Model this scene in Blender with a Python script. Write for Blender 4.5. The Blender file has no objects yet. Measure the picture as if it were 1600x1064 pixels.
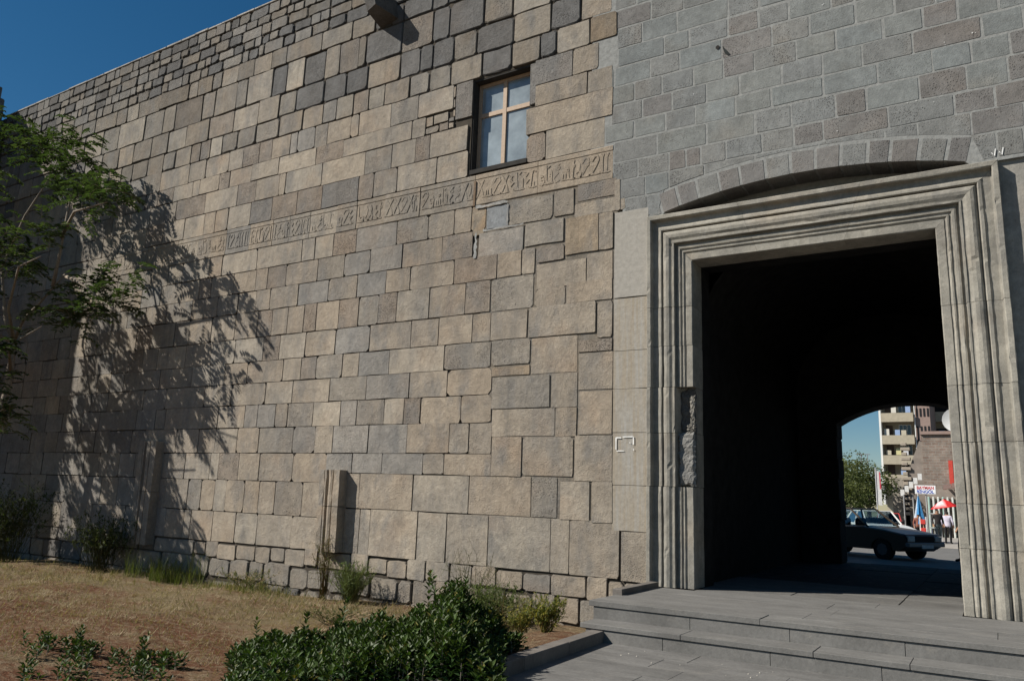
import bpy, bmesh, math, random
from mathutils import Vector, Matrix
random.seed(7)
R = random.uniform
scene = bpy.context.scene
col = scene.collection

# ------------------------------------------------------------------ camera
cam_d = bpy.data.cameras.new("camera")
cam = bpy.data.objects.new("camera", cam_d)
col.objects.link(cam)
YAW, PITCH, ROLL = 0.55589, 0.197172, 0.0353482
fw = Vector((-math.sin(YAW)*math.cos(PITCH), math.cos(YAW)*math.cos(PITCH), math.sin(PITCH)))
r0 = Vector((math.cos(YAW), math.sin(YAW), 0)); u0 = r0.cross(fw)
rt = r0*math.cos(ROLL) + u0*math.sin(ROLL); up = u0*math.cos(ROLL) - r0*math.sin(ROLL)
EYE = Vector((0.0, -12.0, 1.6))
m = Matrix((rt, up, -fw)).transposed().to_4x4(); m.translation = EYE
cam.matrix_world = m
cam_d.sensor_width = 36.0
cam_d.lens = 1215.0/1600.0*36.0
cam_d.clip_start = 0.1
cam_d.clip_end = 3000.0
scene.camera = cam

# ------------------------------------------------------------------ sky, sun, exposure
TO_SUN = Vector((-1.3, -1.0, 1.35)).normalized()
elev = math.asin(TO_SUN.z)
azim = math.atan2(TO_SUN.x, TO_SUN.y)
world = bpy.data.worlds.new("World"); scene.world = world; world.use_nodes = True
wn = world.node_tree.nodes; wl = world.node_tree.links
sky = wn.new("ShaderNodeTexSky"); sky.sky_type = 'NISHITA'; sky.sun_disc = False
sky.sun_elevation = elev; sky.sun_rotation = azim
sky.altitude = 650.0; sky.air_density = 1.0; sky.dust_density = 0.1; sky.ozone_density = 3.0
hs = wn.new("ShaderNodeHueSaturation"); hs.inputs['Saturation'].default_value = 1.3; hs.inputs['Hue'].default_value = .493
wl.new(sky.outputs[0], hs.inputs['Color']); wl.new(hs.outputs[0], wn["Background"].inputs[0])
wn["Background"].inputs[1].default_value = 0.05
sun_d = bpy.data.lights.new("sun", 'SUN'); sun_d.energy = 5.0; sun_d.angle = math.radians(0.5)
sun_d.color = (1.0, 0.945, 0.86)
sun = bpy.data.objects.new("sun", sun_d); col.objects.link(sun)
sun.rotation_euler = (-TO_SUN).to_track_quat('-Z', 'Y').to_euler()
sun.location = (-30, -30, 40)
scene.view_settings.view_transform = 'Standard'
scene.view_settings.look = 'None'
scene.view_settings.gamma = 1.0
scene.view_settings.use_curve_mapping = False
scene.view_settings.exposure = 0.34

# ------------------------------------------------------------------ helpers
class MB:
    """collects faces (with a colour per vertex) and links them as one mesh object"""
    def __init__(s): s.v = []; s.f = []; s.c = []; s.mi = []
    def add(s, vs, fs, c=(1, 1, 1, 1), mi=0):
        o = len(s.v)
        s.v += [tuple(p) for p in vs]
        if isinstance(c, list): s.c += c
        else: s.c += [c]*len(vs)
        s.f += [tuple(i+o for i in f) for f in fs]
        s.mi += [mi]*len(fs)
        return s
    def box(s, x0, x1, y0, y1, z0, z1, c=(1, 1, 1, 1), mi=0):
        vs = [(x0,y0,z0),(x1,y0,z0),(x1,y1,z0),(x0,y1,z0),(x0,y0,z1),(x1,y0,z1),(x1,y1,z1),(x0,y1,z1)]
        return s.add(vs, [(0,1,5,4),(1,2,6,5),(2,3,7,6),(3,0,4,7),(4,5,6,7),(3,2,1,0)], c, mi)
    def bbox(s, x0, x1, y0, y1, z0, z1, b=0.01, c=(1,1,1,1), mi=0):
        """bevelled box (all edges)"""
        bm = bmesh.new(); bmesh.ops.create_cube(bm, size=1)
        for v in bm.verts:
            v.co = ((x0+x1)/2+v.co.x*(x1-x0), (y0+y1)/2+v.co.y*(y1-y0), (z0+z1)/2+v.co.z*(z1-z0))
        bmesh.ops.bevel(bm, geom=bm.edges[:], offset=b, segments=1, affect='EDGES')
        bm.verts.index_update()
        s.add([v.co[:] for v in bm.verts], [[v.index for v in f.verts] for f in bm.faces], c, mi); bm.free()
        return s
    def tube(s, pts, rad, n=7, c=(1,1,1,1), mi=0, cap=True):
        pts = [Vector(p) for p in pts]
        if not isinstance(rad, (list, tuple)): rad = [rad]*len(pts)
        vs = []; fs = []
        for i, p in enumerate(pts):
            d = (pts[min(i+1, len(pts)-1)] - pts[max(i-1, 0)])
            if d.length < 1e-6: d = Vector((0,0,1))
            d.normalize()
            a = d.cross(Vector((0.31, 0.95, 0.1)))
            if a.length < .1: a = d.cross(Vector((1, 0, 0)))
            a.normalize(); b = d.cross(a)
            for k in range(n):
                t = 2*math.pi*k/n
                vs.append(p + (a*math.cos(t) + b*math.sin(t))*rad[i])
        for i in range(len(pts)-1):
            for k in range(n):
                k2 = (k+1) % n
                fs.append((i*n+k, i*n+k2, (i+1)*n+k2, (i+1)*n+k))
        if cap:
            fs.append(tuple(range(n-1, -1, -1))); fs.append(tuple((len(pts)-1)*n+k for k in range(n)))
        return s.add(vs, fs, c, mi)
    def build(s, name, mats, parent=None, smooth=False, shift=True):
        off = Vector(parent_loc(parent)) if (parent is not None and shift) else Vector((0,0,0))
        me = bpy.data.meshes.new(name)
        me.from_pydata([(p[0]-off.x, p[1]-off.y, p[2]-off.z) for p in s.v], [], s.f)
        if not isinstance(mats, (list, tuple)): mats = [mats]
        for mt in mats: me.materials.append(mt)
        if len(mats) > 1: me.polygons.foreach_set("material_index", s.mi)
        at = me.color_attributes.new("Col", 'FLOAT_COLOR', 'POINT')
        at.data.foreach_set("color", [q for c in s.c for q in c])
        if smooth: me.polygons.foreach_set("use_smooth", [True]*len(me.polygons))
        me.update()
        o = bpy.data.objects.new(name, me); col.objects.link(o)
        if parent is not None: o.parent = parent
        return o

def parent_loc(o):
    v = Vector((0,0,0))
    while o is not None:
        v += o.location; o = o.parent
    return v

def thing(name, label, cat, loc=(0,0,0), group=None):
    o = bpy.data.objects.new(name, None); col.objects.link(o); o.location = loc
    o.empty_display_size = 0.2
    return tag(o, label, cat, group)
def tag(o, label, cat, group=None, kind=None):
    o["label"] = label; o["category"] = cat
    if group: o["group"] = group
    if kind: o["kind"] = kind
    return o
def structure(o): o["kind"] = "structure"; return o

# ------------------------------------------------------------------ materials
def mat(name):
    m = bpy.data.materials.new(name); m.use_nodes = True
    nt = m.node_tree; return m, nt, nt.nodes, nt.links, nt.nodes["Principled BSDF"]
def N(nt, typ, **kw):
    n = nt.nodes.new(typ)
    for k, v in kw.items():
        if k in ('operation', 'blend_type', 'data_type', 'feature', 'attribute_name', 'noise_dimensions', 'distance'): setattr(n, k, v)
        else: n.inputs[k].default_value = v
    return n
def noise(nt, vec, scale, detail=4, rough=.6, sc=None):
    n = N(nt, "ShaderNodeTexNoise", Scale=scale, Detail=detail, Roughness=rough)
    if sc:
        mp = N(nt, "ShaderNodeMapping"); mp.inputs['Scale'].default_value = sc
        nt.links.new(vec, mp.inputs[0]); vec = mp.outputs[0]
    nt.links.new(vec, n.inputs['Vector']); return n.outputs['Fac']
def ramp(nt, fac, a, b, va=0., vb=1.):
    n = nt.nodes.new("ShaderNodeMapRange"); n.inputs[1].default_value = a; n.inputs[2].default_value = b
    n.inputs[3].default_value = va; n.inputs[4].default_value = vb
    nt.links.new(fac, n.inputs[0]); return n.outputs[0]
def mth(nt, op, a, b):
    n = nt.nodes.new("ShaderNodeMath"); n.operation = op
    for i, q in enumerate((a, b)):
        if isinstance(q, (int, float)): n.inputs[i].default_value = q
        else: nt.links.new(q, n.inputs[i])
    return n.outputs[0]
def mixc(nt, fac, a, b, mode='MIX'):
    n = nt.nodes.new("ShaderNodeMix"); n.data_type = 'RGBA'; n.blend_type = mode
    for i, q in ((0, fac), (6, a), (7, b)):
        if isinstance(q, (int, float)): n.inputs[i].default_value = q
        elif isinstance(q, tuple): n.inputs[i].default_value = (*q, 1) if len(q) == 3 else q
        else: nt.links.new(q, n.inputs[i])
    return n.outputs[2]
def pos(nt): return nt.nodes.new("ShaderNodeNewGeometry").outputs['Position']
def bump(nt, h, strength, dist, nrm=None):
    b = nt.nodes.new("ShaderNodeBump"); b.inputs['Strength'].default_value = strength; b.inputs['Distance'].default_value = dist
    nt.links.new(h, b.inputs['Height'])
    if nrm is not None: nt.links.new(nrm, b.inputs['Normal'])
    return b.outputs[0]

def stone_material(name, stain=(.165,.163,.158), stain_amt=.66, bump_k=1.0, streak=True):
    m, nt, nd, lk, bs = mat(name)
    P = pos(nt)
    at = N(nt, "ShaderNodeAttribute", attribute_name="Col")
    base = at.outputs['Color']; pit = at.outputs['Alpha']
    sc = N(nt, "ShaderNodeVectorMath", operation='SCALE'); sc.inputs['Scale'].default_value = 90.0
    lk.new(base, sc.inputs[0])
    ad = N(nt, "ShaderNodeVectorMath", operation='ADD'); lk.new(P, ad.inputs[0]); lk.new(sc.outputs[0], ad.inputs[1])
    PS = ad.outputs[0]                                          # each stone has its own stains
    own = noise(nt, PS, 1.5, 4, .6, (1.3, 1, .6))
    big = noise(nt, P, .55, 5, .65, (1, 1, .35))
    st = noise(nt, P, 3.5, 4, .6, (1, 1, .14) if streak else (1, 1, 1))
    f1 = mth(nt, 'MULTIPLY', ramp(nt, own, .46, .62), ramp(nt, st, .3, .65, .45, 1))
    f2 = mth(nt, 'MULTIPLY', ramp(nt, big, .46, .62), ramp(nt, st, .35, .6, .2, 1))
    f = mth(nt, 'MAXIMUM', f1, mth(nt, 'MULTIPLY', f2, .85))
    c1 = mixc(nt, mth(nt, 'MULTIPLY', f, stain_amt), base, stain)
    wide = noise(nt, P, .23, 4, .55)
    c1 = mixc(nt, 1.0, c1, ramp(nt, wide, .3, .7, .88, 1.12), 'MULTIPLY')
    drip = noise(nt, P, 2.6, 3, .6, (1.4, 1, .05))
    c1 = mixc(nt, ramp(nt, drip, .60, .72, 0, .45), c1, mixc(nt, 1.0, c1, (.62,.63,.64), 'MULTIPLY'))
    warm = noise(nt, PS, 1.1, 3, .5)
    c1 = mixc(nt, ramp(nt, warm, .55, .75, 0, .35), c1, mixc(nt, 1.0, base, (1.12,.93,.78), 'MULTIPLY'))
    mid = noise(nt, P, 11, 6, .7)
    c2 = mixc(nt, 1.0, c1, ramp(nt, mid, .25, .75, .80, 1.18), 'MULTIPLY')
    blot = noise(nt, PS, 3.2, 5, .7)
    c2 = mixc(nt, 1.0, c2, ramp(nt, blot, .3, .7, .80, 1.16), 'MULTIPLY')
    fine = noise(nt, P, 55, 5, .75)
    c3 = mixc(nt, 1.0, c2, ramp(nt, fine, .2, .8, .78, 1.2), 'MULTIPLY')
    vo = N(nt, "ShaderNodeTexVoronoi", Scale=38.0); lk.new(P, vo.inputs['Vector'])
    hole = ramp(nt, vo.outputs['Distance'], .14, .44)           # 0 in the pore, 1 outside
    holed = mth(nt, 'MULTIPLY', mth(nt, 'SUBTRACT', 1.0, hole), mth(nt, 'MULTIPLY', pit, ramp(nt, noise(nt, PS, 2.2, 3), .38, .6)))
    v2 = N(nt, "ShaderNodeTexVoronoi", Scale=17.0, Randomness=1.0); lk.new(PS, v2.inputs['Vector'])
    big_h = mth(nt, 'MULTIPLY', ramp(nt, v2.outputs['Distance'], .10, .24, 1, 0), ramp(nt, noise(nt, PS, 5, 2), .5, .6))
    big_h = mth(nt, 'MULTIPLY', big_h, ramp(nt, pit, .25, .7))
    holed = mth(nt, 'MAXIMUM', holed, big_h)
    c4 = mixc(nt, mth(nt, 'MULTIPLY', holed, .8), c3, (.05,.046,.042))
    lk.new(c4, bs.inputs['Base Color'])
    bs.inputs['Roughness'].default_value = .92
    bs.inputs['Specular IOR Level'].default_value = .15
    h = mth(nt, 'ADD', mth(nt, 'MULTIPLY', fine, .55), mth(nt, 'MULTIPLY', mid, 1.0))
    h = mth(nt, 'ADD', h, mth(nt, 'MULTIPLY', blot, 1.2))
    h = mth(nt, 'SUBTRACT', h, mth(nt, 'MULTIPLY', holed, .9))
    lk.new(bump(nt, h, .75*bump_k, .022), bs.inputs['Normal'])
    return m

def plain(name, c, rough=.6, spec=.3, metal=0., var=.15, scale=8., bmp=0., alpha=None):
    m, nt, nd, lk, bs = mat(name)
    P = pos(nt)
    n = noise(nt, P, scale, 4, .6)
    lk.new(mixc(nt, 1.0, c, ramp(nt, n, .25, .75, 1-var, 1+var), 'MULTIPLY'), bs.inputs['Base Color'])
    bs.inputs['Roughness'].default_value = rough; bs.inputs['Specular IOR Level'].default_value = spec
    bs.inputs['Metallic'].default_value = metal
    if bmp: lk.new(bump(nt, n, bmp, .02), bs.inputs['Normal'])
    return m
def vcol(name, rough=.8, spec=.2, var=.2, scale=10.):
    m, nt, nd, lk, bs = mat(name)
    at = N(nt, "ShaderNodeAttribute", attribute_name="Col")
    n = noise(nt, pos(nt), scale, 4, .6)
    lk.new(mixc(nt, 1.0, at.outputs['Color'], ramp(nt, n, .25, .75, 1-var, 1+var), 'MULTIPLY'), bs.inputs['Base Color'])
    bs.inputs['Roughness'].default_value = rough; bs.inputs['Specular IOR Level'].default_value = spec
    return m
def leaf_material(name, rough=.45, spec=.4, trans=.3):
    m, nt, nd, lk, bs = mat(name)
    at = N(nt, "ShaderNodeAttribute", attribute_name="Col")
    lk.new(at.outputs['Color'], bs.inputs['Base Color'])
    bs.inputs['Roughness'].default_value = rough; bs.inputs['Specular IOR Level'].default_value = spec
    tr = N(nt, "ShaderNodeBsdfTranslucent")
    lk.new(mixc(nt, 1.0, at.outputs['Color'], (1.3, 1.5, .6), 'MULTIPLY'), tr.inputs[0])
    mx = N(nt, "ShaderNodeMixShader"); mx.inputs[0].default_value = trans
    lk.new(bs.outputs[0], mx.inputs[1]); lk.new(tr.outputs[0], mx.inputs[2])
    lk.new(mx.outputs[0], nd["Material Output"].inputs[0])
    return m

M_TAN = stone_material("tan_limestone")
M_GREY = stone_material("grey_basalt", stain=(.18,.185,.18), stain_amt=.35, bump_k=.5, streak=False)
M_PORTAL = stone_material("portal_limestone", stain=(.17,.165,.155), stain_amt=.6, bump_k=.4, streak=False)
M_CORE = plain("old_mortar", (.07,.06,.048), .95, .1, var=.3, scale=6, bmp=.6)
M_MORTAR = plain("pale_mortar", (.255,.258,.247), .95, .1, var=.22, scale=14, bmp=.5)
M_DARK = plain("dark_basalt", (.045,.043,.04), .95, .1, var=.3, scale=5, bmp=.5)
M_UNLIT = plain("unlit_black_stone", (.021,.0205,.02), .95, .05, var=.4, scale=4, bmp=.5)  # stone darkened so the passage's lack of light sits in its colour
M_LEAF = leaf_material("hedge_leaf", .48, .2, .18)
M_TLEAF = leaf_material("tree_leaf", .42, .4, .3)
M_WEED = leaf_material("weed_leaf", .6, .25, .3)
M_GRASS = leaf_material("grass_blade", .8, .15, .25)
M_BARK = plain("tree_bark", (.27,.225,.18), .9, .15, var=.35, scale=18, bmp=.6)
M_VC = vcol("painted_surface")

# whitewash: pale streaky lime over the tan blocks
def whitewash():
    m, nt, nd, lk, bs = mat("streaked_whitewash")
    P = pos(nt)
    at = N(nt, "ShaderNodeAttribute", attribute_name="Col")
    s1 = noise(nt, P, 9, 5, .7, (1.6, 1, .07)); s2 = noise(nt, P, 2.2, 4, .6, (1, 1, .5))
    f = mth(nt, 'MULTIPLY', ramp(nt, s1, .38, .62), ramp(nt, s2, .25, .6, .35, 1))
    f = mth(nt, 'MAXIMUM', f, at.outputs['Alpha'])
    c = mixc(nt, mth(nt, 'MULTIPLY', f, .8), at.outputs['Color'], (.36,.355,.335))
    mid = noise(nt, P, 13, 6, .7)
    lk.new(mixc(nt, 1.0, c, ramp(nt, mid, .25, .75, .8, 1.18), 'MULTIPLY'), bs.inputs['Base Color'])
    bs.inputs['Roughness'].default_value = .95; bs.inputs['Specular IOR Level'].default_value = .1
    lk.new(bump(nt, mid, .5, .015), bs.inputs['Normal']); return m
M_WASH = whitewash()

def soil():
    m, nt, nd, lk, bs = mat("soil_and_straw")
    P = pos(nt)
    a = noise(nt, P, .7, 5, .65, (1, 1.9, 1)); b = noise(nt, P, 6, 6, .75, (1, 1.8, 1)); c = noise(nt, P, 45, 5, .7)
    sp = N(nt, "ShaderNodeSeparateXYZ"); lk.new(P, sp.inputs[0])
    ry = ramp(nt, sp.outputs['Y'], -4.3, -1.6)                   # bare red soil in the bed, straw and grass towards the wall
    k = mth(nt, 'ADD', mth(nt, 'MULTIPLY', ry, .22), a)
    base = mixc(nt, ramp(nt, k, .50, .68), (.165,.078,.046), (.24,.168,.10))
    base = mixc(nt, ramp(nt, mth(nt, 'ADD', k, mth(nt, 'MULTIPLY', b, .25)), .76, .92, 0, .7), base, (.215,.178,.10))
    base = mixc(nt, ramp(nt, b, .47, .64, 0, .8), base, (.32,.25,.165))
    base = mixc(nt, 1.0, base, ramp(nt, c, .2, .8, .6, 1.35), 'MULTIPLY')
    lk.new(base, bs.inputs['Base Color'])
    bs.inputs['Roughness'].default_value = 1.0; bs.inputs['Specular IOR Level'].default_value = .05
    h = mth(nt, 'ADD', b, mth(nt, 'MULTIPLY', c, .35))
    lk.new(bump(nt, h, 1.0, .11), bs.inputs['Normal']); return m
M_SOIL = soil()
def paving(name, c, k=1.0):
    m, nt, nd, lk, bs = mat(name)
    P = pos(nt); at = N(nt, "ShaderNodeAttribute", attribute_name="Col")
    a = noise(nt, P, 1.6, 5, .65, (1, 2.5, 1)); b = noise(nt, P, 30, 5, .75)
    d = mixc(nt, 1.0, at.outputs['Color'], ramp(nt, a, .3, .7, .78, 1.2), 'MULTIPLY')
    d = mixc(nt, ramp(nt, noise(nt, P, 5, 5, .7), .56, .75, 0, .5), d, (.23,.215,.19))
    d = mixc(nt, 1.0, d, ramp(nt, b, .2, .8, .75, 1.25), 'MULTIPLY')
    lk.new(d, bs.inputs['Base Color'])
    bs.inputs['Roughness'].default_value = .85; bs.inputs['Specular IOR Level'].default_value = .2
    lk.new(bump(nt, mth(nt, 'ADD', b, a), .4*k, .01), bs.inputs['Normal']); return m
M_PAVE = paving("worn_basalt_paving", (.15,.147,.138))

PAL = dict(t=(.333,.282,.221), p=(.362,.314,.251), g=(.28,.246,.202), d=(.15,.143,.135), b=(.265,.222,.178),
           n=(.272,.25,.22), o=(.33,.262,.185), N=(.26,.27,.275))
PITK = dict(t=.35, p=.1, g=.6, d=.7, b=1.0, n=.3, o=.4, N=0.)
def shade(c, k=.065, pit=None, pal=PAL):
    b = pal[c]; f = R(1-k, 1+k); w = R(-.02, .02)
    return (b[0]*f*(1+w), b[1]*f, b[2]*f*(1-w), (PITK[c] if pit is None else pit)*R(.4, 1.2))

def stone_shape(x0, x1, z0, z1, y=0., gap=.012, cut=.03, cham=.012, depth=.14, rough=.01, clip=None, mids=True, tilt=.006):
    """outline with worn corners, a chamfered arris and sides running into the wall"""
    x0 += gap*.5; x1 -= gap*.5; z0 += gap*.5; z1 -= gap*.5
    if x1-x0 < .03 or z1-z0 < .03: return None
    cut = min(cut, (x1-x0)*.3, (z1-z0)*.3)
    def j(): return R(-rough, rough)
    c = [cut*R(.35, 1.5) for _ in range(8)]
    c = [min(q, (x1-x0)*.42, (z1-z0)*.42) for q in c]
    pts = [(x0+c[0], z0)]
    if mids: pts.append(((x0+x1)/2+j()*3, z0+j()*.5))
    pts += [(x1-c[1], z0), (x1, z0+c[2]), (x1, z1-c[3]), (x1-c[4], z1)]
    if mids: pts.append(((x0+x1)/2+j()*3, z1+j()*.5))
    pts += [(x0+c[5], z1), (x0, z1-c[6]), (x0, z0+c[7])]
    pts = [(a+j()*.5, b+j()*.5) for a, b in pts]
    if clip:
        pts = clip(pts)
        if pts is None: return None
    n = len(pts); cx = sum(p[0] for p in pts)/n; cz = sum(p[1] for p in pts)/n
    ta, tb = R(-tilt, tilt), R(-tilt, tilt)
    vs = []
    for a, b in pts:
        L = math.hypot(a-cx, b-cz) or 1
        k = max(.3, 1-cham*1.3/L)
        vs.append((cx+(a-cx)*k, y+ta*(a-cx)+tb*(b-cz), cz+(b-cz)*k))
    for a, b in pts: vs.append((a, y+cham*R(.7, 1.4), b))
    for a, b in pts: vs.append((a, y+depth, b))
    fs = [tuple(range(n))]
    for r in (0, n):
        for k in range(n):
            k2 = (k+1) % n
            fs.append((r+k, r+n+k, r+n+k2, r+k2))
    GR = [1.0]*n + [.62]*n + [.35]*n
    return vs, fs, GR
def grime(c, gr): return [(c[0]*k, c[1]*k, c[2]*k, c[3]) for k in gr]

# courses of the walls: top z, bottom z, joint x positions, kind of each stone
TAN_ROWS = [
  (12.5, 12.0, [-22.74, -21.64, -21.13, -20.56, -19.53, -18.27, -17.86, -17.24, -16.85, -16.21, -15.59, -14.95, -14.39, -13.17, -12.19, -11.48, -11.0, -10.64, -9.81, -9.38, -8.46, -7.73, -6.85, -6.18, -5.51], [0, 0, 1, 0, 0, 2, 0, 2, 0, 0, 0, 0, 1, 1, 1, 3, 3, 3, 3, 3, 0, 1, 3, 0]),
  (12.0, 11.2, [-23.2, -22.24, -21.4, -20.15, -19.26, -18.74, -17.58, -17.05, -16.19, -15.77, -14.83, -14.31, -13.7, -12.99, -12.52, -11.93, -11.71, -10.63, -9.77, -9.32, -8.42, -7.7, -6.83, -6.17, -5.5], [0, 2, 1, 2, 0, 4, 2, 0, 2, 1, 3, 1, 3, 0, 4, 2, 3, 4, 3, 3, 2, 1, 3, 4]),
  (11.2, 10.57, [-22.08, -21.23, -20.52, -19.67, -18.92, -18.13, -17.17, -16.2, -15.25, -14.51, -13.9, -12.96, -12.24, -11.59, -10.64, -10.07, -9.72, -9.16, -8.58, -7.67, -6.81, -6.15, -5.5], [2, 0, 2, 0, 1, 0, 4, 1, 0, 2, 3, 3, 3, 0, 3, 3, 3, 2, 3, 1, 3, 0]),
  (10.57, 10.03, [-20.45, -19.73, -19.03, -18.49, -17.84, -17.44, -17.04, -16.56, -15.96, -15.26, -14.41, -13.61, -12.93, -12.5, -11.96, -11.51, -11.04, -10.33, -9.78, -9.2, -8.42, -7.69, -7.04, -6.67, -5.95, -5.39], [2, 0, 2, 0, 4, 4, 1, 2, 2, 2, 0, 0, 5, 1, 4, 1, 0, 2, 2, 1, 3, 0, 3, 1, 6]),
  (10.03, 9.47, [-17.79, -17.11, -16.19, -15.66, -15.06, -14.6, -13.96, -13.72, -13.14, -12.73, -12.0, -11.75, -10.81, -10.04, -9.1], [2, 0, 0, 4, 4, 0, 5, 5, 2, 0, 1, 0, 2, 1]),
  (10.03, 9.47, [-7.14, -6.31, -5.76], [3, 0]),
  (9.47, 9.03, [-18.38, -17.57, -17.28, -16.49, -16.09, -15.27, -14.29, -13.04, -12.17, -10.18, -9.81], [1, 0, 0, 4, 0, 1, 1, 4, 1, 0]),
  (9.47, 9.03, [-7.12, -5.99, -5.48], [0, 2]),
  (9.03, 8.47, [-18.17, -16.98, -15.72, -15.04, -14.22, -14.0, -12.8, -11.48, -10.7, -10.05, -9.66, -8.69], [4, 1, 4, 0, 0, 1, 1, 2, 1, 4, 1]),
  (9.03, 8.47, [-7.31, -5.46], [0]),
  (8.47, 7.88, [-18.61, -17.72, -16.91, -16.48, -15.99, -15.16, -14.39, -13.54, -12.73, -11.61, -11.17, -10.5, -9.45, -8.66], [1, 1, 0, 0, 1, 3, 4, 4, 3, 4, 2, 1, 1]),
  (8.47, 7.88, [-7.29, -6.86, -5.62], [4, 1]),
  (7.22, 6.69, [-17.57, -16.48, -16.01, -14.73, -13.22, -12.81, -12.24, -11.55, -10.41, -9.58, -8.92, -8.5, -8.16], [1, 0, 1, 1, 1, 1, 4, 5, 2, 0, 0, 6]),
  (6.69, 6.165, [-16.34, -15.5, -14.7, -14.3, -13.68, -12.67, -11.86, -11.1, -10.22, -9.19, -8.44], [0, 0, 0, 4, 0, 2, 5, 5, 0, 4]),
  (6.165, 5.655, [-16.99, -16.01, -15.26, -14.62, -14.14, -13.22, -12.28, -11.43, -10.62, -9.97, -8.86, -7.85, -7.3, -7.01], [0, 2, 1, 0, 0, 5, 2, 5, 0, 0, 4, 0, 0]),
  (5.655, 5.015, [-16.99, -16.15, -15.28, -14.5, -14.0, -13.49, -12.96, -12.58, -11.91, -11.34, -10.78, -10.28, -9.44, -8.56, -7.98], [0, 1, 0, 4, 0, 0, 4, 0, 4, 2, 4, 1, 0, 4]),
  (5.015, 4.445, [-18.17, -17.03, -16.05, -15.19, -14.21, -13.66, -12.85, -11.94, -10.97, -9.86, -9.17, -8.36, -7.94], [1, 0, 1, 1, 4, 1, 0, 5, 0, 0, 0, 0]),
  (4.445, 3.94, [-17.96, -16.68, -15.47, -14.68, -13.49, -12.92, -12.45, -11.68, -11.22, -10.39, -9.0, -7.91], [0, 1, 0, 0, 1, 4, 2, 0, 5, 1, 2]),
  (3.94, 3.435, [-17.6, -16.13, -15.14, -13.98, -13.12, -12.0, -10.96, -9.82, -8.89, -7.87], [0, 1, 0, 1, 0, 2, 5, 0, 0]),
  (3.435, 2.915, [-17.55, -16.23, -15.55, -14.61, -14.18, -13.6, -13.21, -12.43, -11.63, -11.18, -10.44, -9.92, -9.51, -8.54, -7.85], [0, 0, 1, 5, 5, 0, 2, 1, 5, 2, 1, 4, 0, 0]),
  (2.915, 2.345, [-18.27, -17.01, -16.16, -15.56, -14.79, -14.06, -12.98, -12.31, -11.79, -10.81, -9.8, -8.78, -8.33, -7.82], [0, 0, 0, 1, 0, 2, 5, 0, 5, 5, 0, 2, 2]),
  (2.345, 1.735, [-17.4, -16.56, -15.64, -15.34, -14.64, -13.96, -12.91, -11.91], [2, 1, 1, 4, 0, 0, 0]),
  (2.345, 1.945, [-11.92, -11.2, -10.4, -9.38, -8.87, -7.8], [5, 5, 5, 2, 0]),
  (1.735, 1.03, [-17.19, -16.34, -15.87, -15.39, -14.99, -14.36, -13.88, -13.37, -12.54, -11.89], [0, 2, 0, 1, 0, 0, 0, 2, 0]),
  (1.945, 1.25, [-10.95, -9.58, -8.28, -6.95, -6.43], [0, 1, 0, 2]),
  (1.03, 0.365, [-17.06, -16.38, -16.12, -15.34, -14.56, -13.85, -12.79, -11.92], [0, 0, 0, 1, 1, 1, 1]),
  (1.25, 0.35, [-10.88, -10.61, -9.42, -8.74, -7.82, -6.55, -6.19, -5.27], [1, 1, 1, 1, 1, 1, 0]),
  (0.365, 0.02, [-17.41, -15.89, -15.48, -15.06, -14.44, -13.83, -13.35, -12.92, -12.32, -11.95], [2, 0, 0, 1, 0, 0, 0, 0, 0]),
  (0.35, 0.0, [-11.04, -10.58, -10.11, -9.61, -9.17, -8.62, -8.14, -7.61, -7.06, -6.52, -5.85, -5.47, -5.19], [0, 0, 0, 1, 1, 1, 0, 0, 5, 0, 0, 0]),
  (0.02, -0.43, [-17.08, -15.89, -15.32, -14.61, -14.0, -13.53, -12.72, -12.19, -11.64, -11.0], [2, 2, 2, 2, 2, 2, 2, 2, 2]),
  (0.0, -0.45, [-10.99, -10.5, -9.82, -9.47, -8.92, -8.5, -7.97, -7.4, -6.88, -6.42, -5.98], [2, 2, 2, 2, 0, 0, 2, 0, 0, 0]),
  (-0.43, -0.85, [-17.24, -16.04, -15.14, -14.28, -13.47, -12.87, -12.4, -12.2, -11.85, -11.47, -10.75, -10.1, -9.48, -8.6, -7.77, -6.99, -6.26], [3, 3, 2, 2, 2, 3, 2, 2, 2, 2, 2, 2, 2, 2, 2, 0]),
  (7.88, 7.22, [-19.19, -17.89, -17.06, -15.96, -15.09, -14.28, -13.72, -13.05, -12.2, -11.61, -10.8, -9.84, -8.45, -7.01, -5.45], [0, 1, 0, 5, 0, 0, 1, 1, 2, 0, 0, 0, 0, 0]),
]
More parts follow.
